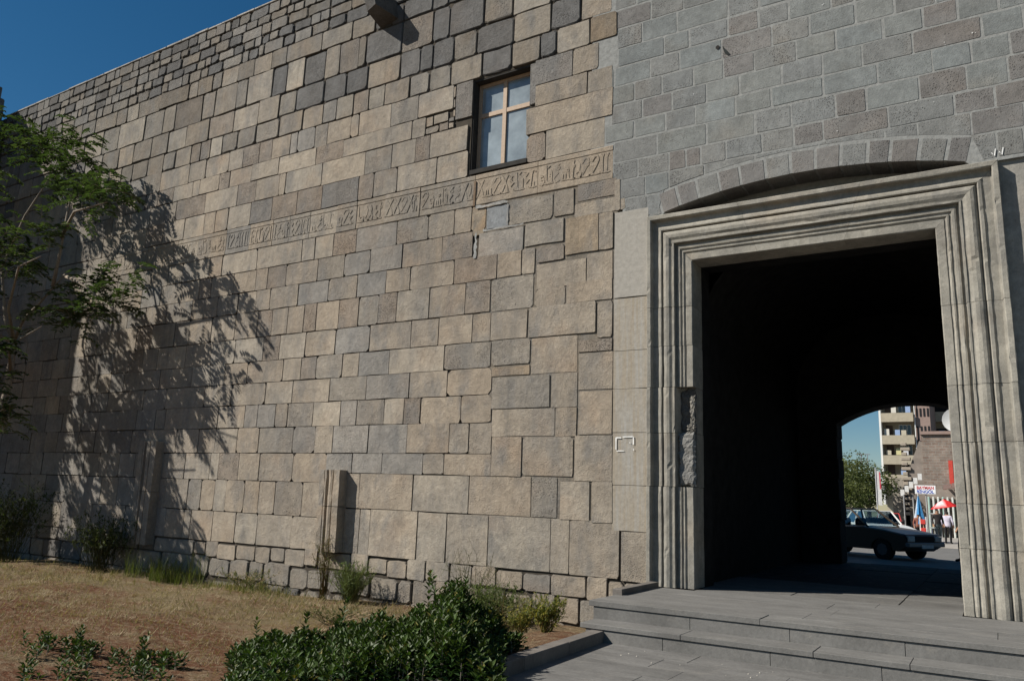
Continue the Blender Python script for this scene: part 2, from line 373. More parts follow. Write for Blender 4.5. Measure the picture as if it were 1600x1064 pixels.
GREY_ROWS = [
  (10.55, 10.16, [-5.52, -4.72, -4.12, -3.29, -2.54, -1.83, -1.16, -0.52], [4, 2, 2, 2, 2, 2, 2]) ,
  (10.16, 9.75, [-5.4, -4.9, -4.24, -3.33, -2.81, -2.02, -1.37, -0.72, -0.03, 0.62], [2, 5, 5, 2, 5, 2, 5, 2, 2]) ,
  (9.75, 9.385, [-5.37, -4.49, -4.02, -3.34, -2.83, -2.34, -1.69, -1.34, -0.75, -0.14, 0.35, 0.98], [5, 5, 2, 4, 2, 5, 2, 5, 2, 2, 2]) ,
  (9.385, 9.0, [-5.75, -5.44, -4.74, -4.2, -3.45, -2.62, -2.03, -1.35, -0.79, -0.25, 0.4, 0.95], [5, 5, 2, 5, 4, 2, 5, 5, 2, 5, 2]) ,
  (9.0, 8.635, [-5.75, -5.04, -4.53, -3.95, -3.43, -2.92, -2.25, -1.65, -0.97, -0.43, 0.02, 0.53, 1.14], [5, 2, 2, 5, 4, 2, 5, 5, 5, 4, 5, 5]) ,
  (8.635, 8.265, [-5.5, -4.89, -4.34, -3.73, -3.17, -2.48, -1.86, -1.28, -0.59, 0.3, 0.81, 1.26], [2, 4, 2, 5, 5, 2, 5, 2, 4, 5, 2]) ,
  (8.265, 7.91, [-5.62, -5.05, -4.46, -3.93, -3.25, -2.66, -1.87, -1.08, -0.35, 0.14, 0.62, 1.15], [5, 5, 2, 5, 5, 5, 5, 5, 5, 5, 4]) ,
  (7.91, 7.51, [-5.45, -4.62, -3.74, -2.93, -2.36, -1.7, -1.26, -0.54, 0.06, 0.56, 1.12], [2, 5, 5, 2, 2, 4, 5, 4, 5, 4]) ,
  (7.51, 7.165, [-5.45, -4.98, -4.4, -4.11, -3.84, -3.42, -2.83, -2.34, -1.89, -0.98, -0.12, 0.39, 1.02], [2, 2, 4, 4, 2, 2, 2, 4, 4, 2, 4, 4]) ,
  (7.165, 6.8, [-5.36, -4.84, -4.41, -3.79, -2.95, -1.97, -1.04, -0.6, 0.07, 0.7, 1.13], [2, 5, 2, 2, 2, 2, 2, 2, 4, 4]) ,
  (6.8, 6.42, [-5.22, -4.81, -4.47], [2, 2]) ,
  (6.8, 6.42, [0.02, 0.35, 0.67, 1.1], [2, 2, 2]) ,
]
BLOCKS = [
  (-7.63,-6.66,6.68,7.17,2),
  (-6.63,-6.22,6.69,7.19,2),
  (-6.16,-5.37,6.91,7.24,4),
  (-6.22,-5.21,6.61,6.87,0),
  (-8.30,-7.28,6.14,6.62,5),
  (-7.25,-6.42,6.20,6.66,2),
  (-6.38,-5.72,5.92,6.62,6),
  (-5.71,-5.44,5.92,6.61,0),
  (-6.99,-6.40,5.85,6.14,4),
  (-6.97,-5.95,5.34,5.82,0),
  (-5.94,-5.44,5.37,5.89,0),
  (-7.96,-7.03,5.01,5.66,2),
  (-6.99,-6.36,4.99,5.37,0),
  (-6.34,-5.44,5.01,5.39,0),
  (-7.11,-5.75,4.44,5.01,0),
  (-5.72,-5.43,4.33,4.99,0),
  (-7.94,-7.14,4.45,4.99,0),
  (-7.90,-7.06,3.97,4.45,2),
  (-7.03,-6.10,3.77,4.43,0),
  (-6.08,-5.43,4.10,4.32,4),
  (-6.07,-5.42,3.44,4.09,0),
  (-7.88,-7.05,3.77,3.94,6),
  (-7.86,-6.63,3.16,3.75,2),
  (-6.60,-6.09,3.15,3.76,0),
  (-7.83,-6.52,2.65,3.15,0),
  (-6.50,-6.09,2.64,3.15,0),
  (-6.06,-5.42,2.67,3.42,0),
  (-7.81,-7.17,1.94,2.65,0),
  (-7.15,-6.14,1.96,2.64,0),
  (-6.11,-5.41,1.89,2.66,0),
  (-6.38,-5.82,1.24,1.88,1),
  (-5.78,-5.40,1.21,1.89,0),
  (-8.14,-7.64,6.68,7.13,7),
  (-8.46,-8.19,6.59,7.10,6),
]
WASH = [
  (5.02,6.56),
  (4.09,4.98),
  (3.44,4.07),
  (2.71,3.41),
  (1.85,2.68),
  (1.12,1.82),
]
# ------------------------------------------------------------------ the old tan wall
LAND = .30            # level of the landing and the passage floor
WIN = (-8.60, -7.27, 8.00, 9.97)     # window opening x0 x1 z0 z1
wall = thing("old_stone_wall", "tall tan and grey ashlar city wall with a carved inscription band, left of the gate", "wall", (-14, 0, -.6))
core = MB()
core.box(-30, WIN[0]-.03, .032, 1.0, -1.6, 13.95)
core.box(WIN[0]-.03, WIN[1]+.03, .045, 1.0, -1.6, WIN[2]-.03)
core.box(WIN[0]-.03, WIN[1]+.03, .045, 1.0, WIN[3]+.03, 13.95)
core.box(WIN[1]+.03, -5.3, .034, 1.0, -1.6, 13.95)
core.box(-5.3, -4.72, .045, 1.0, -1.6, 6.5)
core.build("wall_core", M_CORE, wall)

KINDS = "t p g d b n o N".split()
TAN_ROWS = [(a, b, c, [KINDS[k] for k in d]) for a, b, c, d in TAN_ROWS]
GREY_ROWS = [(a, b, c, [KINDS[k] for k in d]) for a, b, c, d in GREY_ROWS]
BLOCKS = [(a, b, c, d, KINDS[k]) for a, b, c, d, k in BLOCKS]
stones = []      # (importance, verts, faces, colour)
def put(x0, x1, z0, z1, c, **kw):
    old = z0 > 9.9 or z0 < .1                            # rounded, weathered courses at the top and the foot
    chip = random.random() < .32
    kw.setdefault('cut', (.06 if c in 'dg' else .035) if old else R(.025,.06) if chip else .010)
    kw.setdefault('cham', (.024 if c in 'dg' else .012) if old else .005)
    kw.setdefault('gap', (R(.010, .024) if c in 'dg' else R(.008, .018)) if old else R(.008, .015))
    kw.setdefault('y', R(-.016, .008) if old else R(-.009, .005))
    kw.setdefault('rough', .018 if old else .011)
    kw.setdefault('tilt', .012 if old else .006)
    s = stone_shape(x0, x1, z0, z1, **kw)
    if s is None: return
    cx, cz = (x0+x1)/2, (z0+z1)/2
    d = (Vector((cx, 0, cz)) - EYE)
    v = Vector((d.dot(rt), d.dot(up), d.dot(fw)))
    inside = abs(v.x/v.z) < .69 and abs(v.y/v.z) < .46
    q = shade(c)
    if c == 'd' and .1 < z0 < 9.9: q = (q[0]*1.4, q[1]*1.36, q[2]*1.3, q[3])
    if z0 > 9.9: k_ = R(.66, 1.0) if z0 < 11.9 else R(.55, .85); q = (q[0]*k_, q[1]*k_*1.01, q[2]*k_*1.02, q[3])
    stones.append(((x1-x0)*(z1-z0)*12/d.length**3 * (1 if inside else .05), s[0], s[1], grime(q, s[2])))
def fill(xa, xb, z0, z1, pool, wmin, wmax, **kw):
    x = xa
    while x < xb-.02:
        w = R(wmin, wmax)
        if xb-(x+w) < wmin*.7: w = xb-x
        c = random.choice(pool)
        put(x, x+w, z0+R(-.012, .012), z1+R(-.012, .012), c, **kw); x += w
for (z1, z0, xs, cs) in TAN_ROWS:
    if abs(z1-7.88) < .01: continue                     # the inscription band is built below
    if xs[0] < -16:
        up_zone = z0 > 10
        fill(-28.5, xs[0], z0, z1, "gggdnt" if up_zone else "gggntb" if z0 > 3 else "ggnd", .38 if z0 > 11.9 else .55, .65 if z0 > 11.9 else 1.05)
    for i, c in enumerate(cs):
        top, bot = z1, z0
        if z0 < .1: top += R(-.05, .03); bot += R(-.03, .04)
        jit = .012 if z0 > 9 else .005
        put(xs[i], xs[i+1], bot+R(-jit, jit), top+R(-jit, jit), c)
for x0, x1, z0, z1, c in BLOCKS:
    put(x0-.004, x1+.004, z0-.004, z1+.004, c, y=R(-.012, .006) if c != 'N' else .004)
for b in [(-11.92,-10.89,.37,1.24,'t'), (-11.92,-10.955,1.25,1.94,'t'), (-5.25,-4.78,.32,1.11,'t'), (-5.19,-4.75,-.1,.31,'t'), (-11.95,-11.05,.02,.35,'t'),
          (-9.04,-8.61,9.20,10.02,'d'), (-7.255,-7.10,9.10,9.98,'d'), (-5.42,-5.30,6.6,7.2,'t'),
          (-9.81,-9.45,9.05,9.20,'g'), (-9.44,-9.20,9.04,9.22,'b'), (-9.19,-9.06,9.05,9.18,'t'), (-9.10,-9.05,9.30,9.46,'t'), (-9.10,-9.05,9.5,9.7,'b'),
          (-9.80,-9.62,9.22,9.44,'t'), (-9.60,-9.22,9.24,9.45,'t'), (-9.2,-9.06,9.2,9.29,'d'), (-9.1,-9.05,9.72,9.98,'g'), (-5.8,-5.4,-.4,0,'g'), (-5.98,-5.2,-.45,-.02,'g')]:
    put(*b)
# rubble top of the wall: small grey repair stones and a thin mortar coping
zs = [12.5, 12.83, 13.1, 13.42, 13.66, 13.97]
for i in range(5):
    fill(-28.5, -13.0, zs[i], zs[i+1], "ggnndd" if i else "gndgn", .22, .62 if i % 2 else .8, gap=R(.014, .026))
    fill(-13.0, -5.42, zs[i], zs[i+1], "ddgtd", .45, .95)
MB().box(-8.20, -5.36, .013, .05, .4, 7.21, (.20,.172,.135,.3)).build("joint_mortar", M_TAN, wall)
fill(-28.5, -21.41, 7.22, 7.88, "gtgn", .6, 1.1)
stones.sort(key=lambda q: -q[0])
BIG = 296
for imp, vs, fs, c in stones[:BIG]:
    MB().add(vs, fs, c).build("stone", M_TAN, wall)
rest = MB()
for imp, vs, fs, c in stones[BIG:]: rest.add(vs, fs, c)
o = rest.build("small_stones", M_TAN, wall); o["kind"] = "stuff"
cop = MB(); x = -28.5
while x < -5.5:
    w_ = R(.5, 1.3); cop.bbox(x, x+w_-.01, -.02+R(-.01, .01), 1.0, 13.975, 14.03+R(-.012, .014), .01, (.44,.42,.38,0)); x += w_
cop.build("mortar_coping", M_TAN, wall)

# carved inscription band ---------------------------------------------------
def arc(cx, cz, r, a0, a1, n=6):
    return [(cx+r*math.cos(math.radians(a0+(a1-a0)*i/n)), cz+r*math.sin(math.radians(a0+(a1-a0)*i/n))) for i in range(n+1)]
GLYPHS = [      # strokes in a cell one unit high: tall stems, bowls, tails and split leaf tips
    (.30, [[(.15,0),(.15,.8),(.22,1.0)], [(.15,.85),(.05,1.0)]]),
    (.62, [[(.08,1.),(.2,.8),(.42,.35),(.55,0)], [(.55,1.),(.42,.8),(.2,.35),(.05,.02)]]),
    (.55, [[(.08,.72),(.2,.95),(.4,.95),(.46,.75),(.3,.5),(.12,.2),(.1,.04),(.5,.04)]]),
    (.60, [[(.1,1.),(.12,.1),(.3,0),(.5,.12),(.48,.34)], arc(.34,.22,.12,0,330)]),
    (.50, [arc(.24,.42,.16,-30,300), [(.38,.36),(.36,.12),(.2,-.02),(.04,.06)]]),
    (.42, [[(.08,0),(.1,.75),(.24,.98),(.36,.84)], [(.26,.3),(.26,0)]]),
    (.64, [[(.05,.04),(.55,.04)], [(.14,.04),(.14,.36)], [(.3,.04),(.3,.36)], [(.46,.04),(.46,.42)]]),
    (.56, [[(.1,1.),(.1,.2),(.24,.03),(.46,.06)], [(.46,.06),(.46,.6),(.34,.74)], [(.2,.86),(.36,.98)]]),
    (.46, [[(.06,.96),(.26,.84),(.1,.62),(.3,.46),(.14,.26),(.34,.06)]]),
    (.40, [arc(.2,.2,.14,90,430), [(.2,.34),(.26,.7),(.14,.94)]]),
    (.50, [[(.4,.98),(.16,.7),(.34,.5),(.08,.24),(.2,0),(.42,.1)], arc(.32,.74,.07,0,360)]),
]
def ribbon(mb, pts, wd, y0, y1, c):
    P = [Vector((p[0], 0, p[1])) for p in pts]
    L = []; Rr = []
    for i, p in enumerate(P):
        d = P[min(i+1, len(P)-1)]-P[max(i-1, 0)]
        d = d.normalized() if d.length > 1e-6 else Vector((1,0,0))
        n = Vector((-d.z, 0, d.x))
        k = wd*(.5 if 0 < i < len(P)-1 else .36)
        L.append(p+n*k); Rr.append(p-n*k)
    vs = []; fs = []
    for i in range(len(P)):
        vs += [(L[i].x, y0, L[i].z), (Rr[i].x, y0, Rr[i].z), (L[i].x, y1, L[i].z), (Rr[i].x, y1, Rr[i].z)]
    for i in range(len(P)-1):
        a = i*4; b = a+4
        fs += [(a, a+1, b+1, b), (a, b, b+2, a+2), (a+1, a+3, b+3, b+1)]
    e = (len(P)-1)*4
    fs += [(0, 2, 3, 1), (e, e+1, e+3, e+2)]
    mb.add(vs, fs, c)
band = [r for r in TAN_ROWS if abs(r[0]-7.88) < .01][0]
xs = [-21.4, -20.3] + band[2]; cs = ["t", "t"] + band[3]
zt, zb = 7.88, 7.22
BAND_CUT = 8.02
for i in range(len(cs)):
    x0, x1 = xs[i]+.006, xs[i+1]-.006; c = shade(cs[i], .07, .15)
    y = R(-.012, .004)
    p0, p1 = zb+.13, zt-.11                         # sunk panel
    sink = y+.009
    fr = MB()
    top = zt-.006
    if x0 > WIN[0]-.6 and x1 < WIN[1]+.6: pass
    vs = []
    ed = .010
    # frame round the sunk panel: lower and upper rail, panel, arrises
    prof = [(zb+.006, y+ed), (zb+.02, y), (p0-.012, y), (p0, y+.012), (p0+.002, sink), (p1-.002, sink), (p1, y+.012), (p1+.012, y), (top-.014, y), (top, y+ed)]
    prof = [(zb+.006, y+.13)] + prof + [(top, y+.13)]
    for xx in (x0, x1):
        for (z, yy) in prof: vs.append((xx, yy, z))
    n = len(prof); fs = [(k, n+k, n+k+1, k+1) for k in range(n-1)]
    fs += [tuple(range(n)), tuple(range(2*n-1, n-1, -1))]
    fr.add(vs, fs, c)
    blk = fr.build("inscription_block", M_TAN, wall)
    mb = MB(); gx = x0+.02; H = p1-p0-.05; miss = 0
    while True:
        w_, st = random.choice(GLYPHS)
        sx = H*R(.85, 1.1)
        if gx+w_*sx > x1-.02:
            miss += 1
            if miss > 12: break
            continue
        for s in st:
            q = [(gx+(a+R(-.03,.03))*sx, p0+.025+b*H) for a, b in s]
            ribbon(mb, q, .034, y+R(-.003, .003), sink+.01, c)
        if random.random() < .5:
            dx = gx+w_*sx*R(.3, .7); dz = p0+H*R(.45, .8)
            ribbon(mb, arc(dx, dz, .026, 0, 360, 6), .03, y, sink+.02, c)
        if random.random() < .75: ribbon(mb, [(gx-.02, p0+.035), (gx+w_*sx*.5, p0+.028), (gx+w_*sx, p0+.035)], .03, y+.001, sink+.01, c)
        gx += w_*sx*R(.80, .95)
    mb.build("carved_letters", M_TAN, blk)

# rusty chase cut through the band, cement smears
ch = MB().box(-8.475, -8.425, -.016, .03, 7.22, 7.74, (.20,.145,.10,0))
ch.build("vertical_chase", M_TAN, wall)
sm = MB()
for (xa, za, xb, zb_) in [(-8.40,7.16,-7.66,7.20), (-8.20,6.655,-7.28,6.675), (-8.42,6.12,-8.32,6.64), (-7.66,6.70,-7.63,7.14)]:
    n = 9; vs = []; horiz = (xb-xa) > (zb_-za)
    for k in range(n+1):
        t = k/n; jt = R(-.010, .012)
        if horiz: x = xa+(xb-xa)*t; vs += [(x, -.021, za+jt-.012), (x, -.021, zb_+R(-.012, .02))]
        else: z = za+(zb_-za)*t; vs += [(xa+.03+R(-.02,.02), -.021, z), (xb-.02+R(-.025,.025), -.021, z)]
    sm.add(vs, [(2*k, 2*k+1, 2*k+3, 2*k+2) for k in range(n)], (.345,.345,.33,0))
sm.build("cement_smear", M_TAN, wall)

# window -----------------------------------------------------------------------
wx0, wx1, wz0, wz1 = WIN
M_WOOD = plain("painted_wood", (.40,.29,.20), .6, .3, var=.15, scale=20)
M_GLASS = plain("sky_painted_glass", (.25,.29,.31), .08, 1.0, metal=.0, var=.35, scale=2.2)  # pale blue-grey base colour stands in for reflected sky
rv = MB()
rv.box(wx0-.05, wx0, .05, .5, wz0-.05, wz1+.05); rv.box(wx1, wx1+.05, .05, .5, wz0-.05, wz1+.05)
rv.box(wx0, wx1, .05, .5, wz1, wz1+.06); rv.box(wx0, wx1, -.012, .5, wz0-.09, wz0)
rv.box(wx0, wx1, .42, .5, wz0, wz1)
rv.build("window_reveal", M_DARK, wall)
win = MB()
fy0, fy1 = .22, .27
win.box(wx0, wx0+.07, fy0, fy1, wz0, wz1); win.box(wx1-.07, wx1, fy0, fy1, wz0, wz1)
win.box(wx0+.07, wx1-.07, fy0, fy1, wz0, wz0+.07); win.box(wx0+.07, wx1-.07, fy0, fy1, wz1-.07, wz1)
zt_ = wz0+1.22; xm = wx0+.60
win.box(wx0+.07, wx1-.07, fy0-.006, fy1, zt_, zt_+.09)
win.box(xm, xm+.085, fy0-.012, fy1+.002, wz0+.07, wz1-.07)
wfr = win.build("window_frame", M_WOOD, wall)
for a, b, c_, d in [(wx0+.07, xm, wz0+.07, zt_), (xm+.085, wx1-.07, wz0+.07, zt_), (wx0+.07, xm, zt_+.09, wz1-.07), (xm+.085, wx1-.07, zt_+.09, wz1-.07)]:
    MB().box(a, b, .245, .251, c_, d).build("pane", M_GLASS, wfr)

# water spout: rough block jutting from the wall
sp = MB()
sv = [(-11.40,0,12.55),(-10.88,0,12.60),(-10.80,0,12.12),(-11.30,0,12.02)]
sf = [(-11.30,-.62,12.42),(-11.0,-.66,12.44),(-10.95,-.60,12.18),(-11.22,-.56,12.10)]
sp.add([(a,.1,c) for a,b,c in sv]+sv+sf, [(0,1,5,4),(1,2,6,5),(2,3,7,6),(3,0,4,7),(4,5,9,8),(5,6,10,9),(6,7,11,10),(7,4,8,11),(8,9,10,11)], (.13,.12,.11,.6))
sp.build("water_spout", M_TAN, wall)

# fluted pilasters left from a blocked opening
def pilaster(x0, x1, z0, z1, joint, px):
    W = x1-x0
    prof = [(0,-.0),(0,-.10),(.20,-.10),(.22,-.075),(.28,-.075),(.30,-.13),(.36,-.13),(.38,-.085),(.46,-.085),(.50,-.14),(.58,-.15),(.66,-.14),(.68,-.10),(.73,-.10),(.75,-.16),(1.0,-.16),(1.0,0)]
    pl = None
    for a, b in ((z0, joint-.006), (joint+.006, z1)):
        mb = MB(); vs = []; ns = 5; n = len(prof)
        for k in range(ns+1):
            z = a+(b-a)*k/ns
            for u, y in prof: vs.append((x0+u*W+R(-.006,.006)+(joint-z)*.015, y*1.35+(R(-.006,.006) if y < -.05 else .02), z))
        fs = [(k*n+i, k*n+i+1, (k+1)*n+i+1, (k+1)*n+i) for k in range(ns) for i in range(n-1)]
        fs += [tuple(range(n-1,-1,-1)), tuple(ns*n+i for i in range(n))]
        mb.add(vs, fs, shade('t', .06, .1)); mb.build("pilaster_block", M_TAN, wall)
pilaster(-11.93, -11.30, .38, 2.0, 1.27, 0)
pilaster(-18.25, -17.45, .15, 2.62, 1.4, 0)

# whitewashed blocks beside the portal, with the painted mark
for k, (z0, z1) in enumerate(WASH):
    s = stone_shape(-5.41, -4.775, z0-.014, z1+.014, y=-.004+R(-.003, .003), gap=.006, cut=.01, cham=.003, rough=.006)
    b = (.315,.272,.212, .75 if k == 0 else 0.)
    MB().add(s[0], s[1], grime(b, s[2])).build("whitewashed_block", M_WASH, wall)
pm = MB(); wp = (.75,.75,.73,0)
for (xa, xb, za, zb_) in [(-5.35,-5.33,2.42,2.62),(-5.33,-5.25,2.60,2.62),(-5.22,-5.03,2.615,2.635),(-5.04,-5.02,2.50,2.63),(-5.33,-5.20,2.385,2.402),(-5.035,-5.02,2.40,2.43),(-5.10,-5.085,2.52,2.535)]:
    pm.add([(xa,-.0185,za),(xb,-.0185,za+R(-.005,.005)),(xb,-.0185,zb_),(xa,-.0185,zb_+R(-.006,.006))], [(0,1,2,3)], wp)
pm.build("white_paint_mark", M_VC, wall)

# ------------------------------------------------------------------ grey repaired wall over the gate
AX, ARAD, AZC = -2.25, 8.94, -2.22          # relieving arch: centre x, radius, centre z
HALF = 2.24
def arch_z(x, r=ARAD): return AZC + math.sqrt(max(r*r-(x-AX)**2, 0))
gw = thing("grey_basalt_wall", "grey basalt block wall with pale mortar joints and a flat arch above the portal", "wall", (-2.2, 0, 6.4))
GPAL = dict(g=(.205,.208,.2), n=(.206,.217,.21), b=(.19,.18,.17), t=(.3,.25,.19), d=(.1,.1,.1))
mo = MB(); xx = -5.9; st = .08
while xx < 3.4:
    za = arch_z(xx)+.01 if abs(xx-AX) < HALF else 6.38
    zb_ = arch_z(xx+st)+.01 if abs(xx+st-AX) < HALF else 6.38
    if xx < -5.30: za = zb_ = 7.15
    mo.add([(xx,.007,za),(xx+st,.007,zb_),(xx+st,.007,12.2),(xx,.007,12.2),(xx,.5,za),(xx+st,.5,zb_)], [(0,1,2,3),(0,4,5,1)])
    xx += st
mo.box(-5.4, 3.4, .5, 1.0, 6.4, 12.2)
mo.build("mortar_bed", M_MORTAR, gw)
def clip_arch(pts):
    lim = lambda x: (arch_z(x, ARAD+.385) if abs(x-AX) < HALF+.12 else -9)
    if all(p[1] < lim(p[0])+.05 for p in pts): return None
    return [(x, max(z, lim(x)+.012)) for x, z in pts]
def gput(x0, x1, z0, z1, c):
    gap = R(.018, .046)
    s = stone_shape(x0, x1, z0+R(-.006,.006), z1+R(-.006,.006), y=R(.0, .0045), gap=gap, cut=.016, cham=.002, rough=.010, tilt=.0015, depth=.1,
                    clip=clip_arch if z0 < 7.2 else None)
    if s: MB().add(s[0], s[1], shade(c, .055, .45 if c == 'n' else 1.0, GPAL)).build("grey_stone", M_GREY, gw)
for (z1, z0, xs, cs) in GREY_ROWS:
    for i, c in enumerate(cs): gput(xs[i], xs[i+1], z0, z1, c)
    x = xs[-1]
    while x < 2.6 and z0 > 6.5: w_ = R(.4, .65); gput(x, x+w_, z0, z1, random.choice("gnnb")); x += w_
for z0 in (10.55, 10.93, 11.3, 11.68):
    x = -5.45
    while x < 2.6: w_ = R(.4, .7); gput(x, x+w_, z0, z0+.375, random.choice("gnnb")); x += w_
# voussoirs
vx = [-4.78,-4.55,-4.22,-3.88,-3.52,-3.18,-2.78,-2.40,-2.03,-1.68,-1.30,-1.0,-.62,-.27,.02]
for i in range(len(vx)-1):
    def P(x, r):
        a = (x-AX)/ARAD
        return (AX+r*math.sin(a), AZC+r*math.cos(a))
    e = R(.016, .032)
    q = [P(vx[i]+e, ARAD), P((vx[i]+vx[i+1])/2, ARAD), P(vx[i+1]-e, ARAD), P(vx[i+1]-e, ARAD+.36+R(-.03,.01)), P(vx[i]+e, ARAD+.36+R(-.03,.01))]
    y = R(.0, .004); n = 5
    cxm = sum(p[0] for p in q)/n; czm = sum(p[1] for p in q)/n
    vs = [(cxm+(a-cxm)*.985, y, czm+(b-czm)*.985) for a, b in q]+[(a, y+.003, b) for a, b in q]+[(a, .48, b) for a, b in q]
    fs = [tuple(range(n))]+[(r+k, r+n+k, r+n+(k+1) % n, r+(k+1) % n) for r in (0, n) for k in range(n)]
    MB().add(vs, fs, shade('b' if i % 3 else 'g', .1, .9, GPAL)).build("voussoir", M_GREY, gw)
wm = MB()
for x in (.28, .37):
    ribbon(wm, [(x,6.50),(x+.03,6.45),(x+.05,6.55)], .018, -.0095, -.0085, wp)
for k in range(14): 
    x, z = random.choice([(-5.35,8.8),(-4.1,8.45),(-3.9,8.5),(-1.6,7.35),(-.6,7.4),(-2.0,9.4),(.0,8.4)])
    x += R(-.25,.25); z += R(-.12,.12); r_ = R(.005,.011)
    wm.add([(x-r_,-.0095,z),(x,-.0095,z-r_),(x+r_,-.0095,z),(x,-.0095,z+r_*1.2)], [(0,1,2,3)], wp)
wm.build("white_paint_fleck", M_VC, gw)
# small black hole and a broken chip in the face
MB().add([(-3.52+.035*math.cos(a*.9), -.0095, 9.24+.04*math.sin(a*.9)) for a in range(7)], [tuple(range(7))], (.02,.018,.016,0)).build("putlog_hole", M_VC, gw)
MB().add([(-3.44,-.0095,9.24),(-3.36,-.0095,9.13),(-3.31,-.0095,9.05),(-3.35,-.0095,9.04),(-3.40,-.0095,9.09)], [(0,4,3,2,1)], (.02,.025,.024,0)).build("broken_chip", M_VC, gw)
# smooth rendered wall right of the portal
pw = thing("plastered_wall", "smooth pale grey plastered wall at the right edge beside the portal", "wall", (1, 0, 0))
MB().box(.18, 3.4, .06, 1.0, -.5, 6.40, (.34,.325,.29,0)).build("plaster_coat", M_PORTAL, pw)

# ------------------------------------------------------------------ portal frame
portal = thing("stone_portal", "moulded pale stone door frame round the dark gateway", "portal", (-2.25, 0, LAND))
OL, OR, IL, IR, OT, IT = -4.77, .345, -4.03, -.475, 6.36, 5.53
PR = [(0,.06),(0,-.085),(.012,-.095),(.085,-.095),(.10,-.085),(.112,.0),(.13,.004),(.24,-.006),(.27,-.03),(.315,-.036),(.33,-.02),(.337,.022),(.352,.022),(.358,-.01),(.39,-.038),(.44,-.05),(.50,-.042),(.55,-.016),(.575,-.014),(.585,-.03),(.615,-.03),(.625,.055),(.66,.06),(.672,.026),(.70,.02),(.735,.024),(.745,.046),(.775,.05),(.785,.030),(.81,.028),(.835,.05),(.85,.056),(.862,.040),(.985,.042),(1,.055),(1,.52)]
PC = (.325,.304,.258)
def pshade(): f = R(.92, 1.06); return (PC[0]*f, PC[1]*f, PC[2]*f, .15)
def sweep(secs, c, name, prof_n):
    n = prof_n; vs = [p for s in secs for p in s]; fs = []
    for k in range(len(secs)-1):
        for i in range(n-1): fs.append((k*n+i, k*n+i+1, (k+1)*n+i+1, (k+1)*n+i))
    fs += [tuple(range(n-1,-1,-1)), tuple((len(secs)-1)*n+i for i in range(n))]
    return MB().add(vs, fs, c).build(name, M_PORTAL, portal)
def jamb(side, z0, z1, mitre=False, prof=PR, dx=0., dy=0.):
    secs = []; ns = max(4, int((z1-z0)/.06))
    o_, i_ = (OL, IL) if side < 0 else (OR, IR)
    wear = [0.]*len(prof)
    chips = {(random.randint(0, ns), random.choice((2,3,8,9,14,15,16,18,19,20,23,28,29,32,33)) + dq): R(.004, .018) for _ in range(max(1, ns//6)) for dq in (0, 1)}
    for k in range(ns+1):
        s = []
        for q, (u, y) in enumerate(prof):
            wear[q] = wear[q]*.7 + R(-.0018, .0018)
            if (k, q) in chips and y < .1: y += chips[(k, q)]
            zz = z0 + ((OT-u*(OT-IT) if mitre else z1)-z0)*k/ns
            s.append((o_+(i_-o_)*u+dx+wear[q]*side*-1, y+dy+wear[q]*(1 if y < .4 else 0), zz))
        secs.append(s)
    return sweep(secs, pshade(), "jamb_block", len(prof))
LJ = [LAND, 1.835, 2.68, 3.42, 4.10, 4.755]
brk = [p for p in PR if p[0] <= .655] + [(.665,.19),(.80,.20),(1,.19),(1,.52)]
for i in range(5):
    broken = i in (1, 2)
    jamb(-1, LJ[i]+.003, LJ[i+1]-.003, prof=brk if broken else PR, dx=R(-.004,.004)-(.012 if i == 0 else 0), dy=R(-.004,.004))
jamb(-1, 4.758, OT, True)
RJ = [LAND-.01, 1.136, 1.71, 2.515, 3.28, 4.40]
for i in range(5): jamb(1, RJ[i]+.003, RJ[i+1]-.003, dx=R(-.003,.003), dy=R(-.004,.004))
jamb(1, 4.403, OT, True)
# lintel, in three blocks
lx = [0., .30, .66, 1.]
for b in range(3):
    secs = []; ns = 14; wear = [0.]*len(PR)
    for k in range(ns+1):
        t = lx[b]+(lx[b+1]-lx[b])*k/ns
        if b > 0 and k == 0: t += .0006
        s = []
        for q, (u, y) in enumerate(PR):
            wear[q] = wear[q]*.7+R(-.0018,.0018)
            if random.random() < .008 and y < .06: y += R(.004, .014)
            xa = OL+(IL-OL)*u+.002; xb = OR+(IR-OR)*u-.002
            # the block ends stay vertical, the outer two are mitred
            s.append((xa+(xb-xa)*t, y+wear[q], OT-(OT-IT)*u+wear[q]))
        secs.append(s)
    sweep(secs, pshade(), "lintel_block", len(PR))
# broken inner edge of the left jamb: rough stumps
def rough_patch(x0, x1, z0, z1, y, amp, c, name="broken_stump"):
    nx, nz = 8, 22; vs = []; tl = R(-.02, .02)
    for k in range(nz+1):
        for i in range(nx+1):
            e = 0 if 0 < i < nx and 0 < k < nz else .03
            vs.append((x0+(x1-x0)*i/nx+R(-.012,.012), y+R(-amp,amp)+e+tl*(i/nx-.5)+.012*math.sin(k*.9+i*.5), z0+(z1-z0)*k/nz+R(-.015,.015)))
    fs = [(k*(nx+1)+i, k*(nx+1)+i+1, (k+1)*(nx+1)+i+1, (k+1)*(nx+1)+i) for k in range(nz) for i in range(nx)]
    MB().add(vs, fs, c).build(name, M_GREY, portal)
rough_patch(-4.29, -4.02, 1.86, 2.69, .055, .006, (.24,.232,.215,.9))
rough_patch(-4.29, -4.03, 2.66, 3.40, .16, .008, (.11,.105,.098,.8))
rough_patch(-4.10, -4.02, 2.72, 3.28, .075, .012, (.27,.25,.215,.3))
rough_patch(-4.16, -4.05, 2.66, 2.82, .09, .012, (.27,.25,.215,.3))

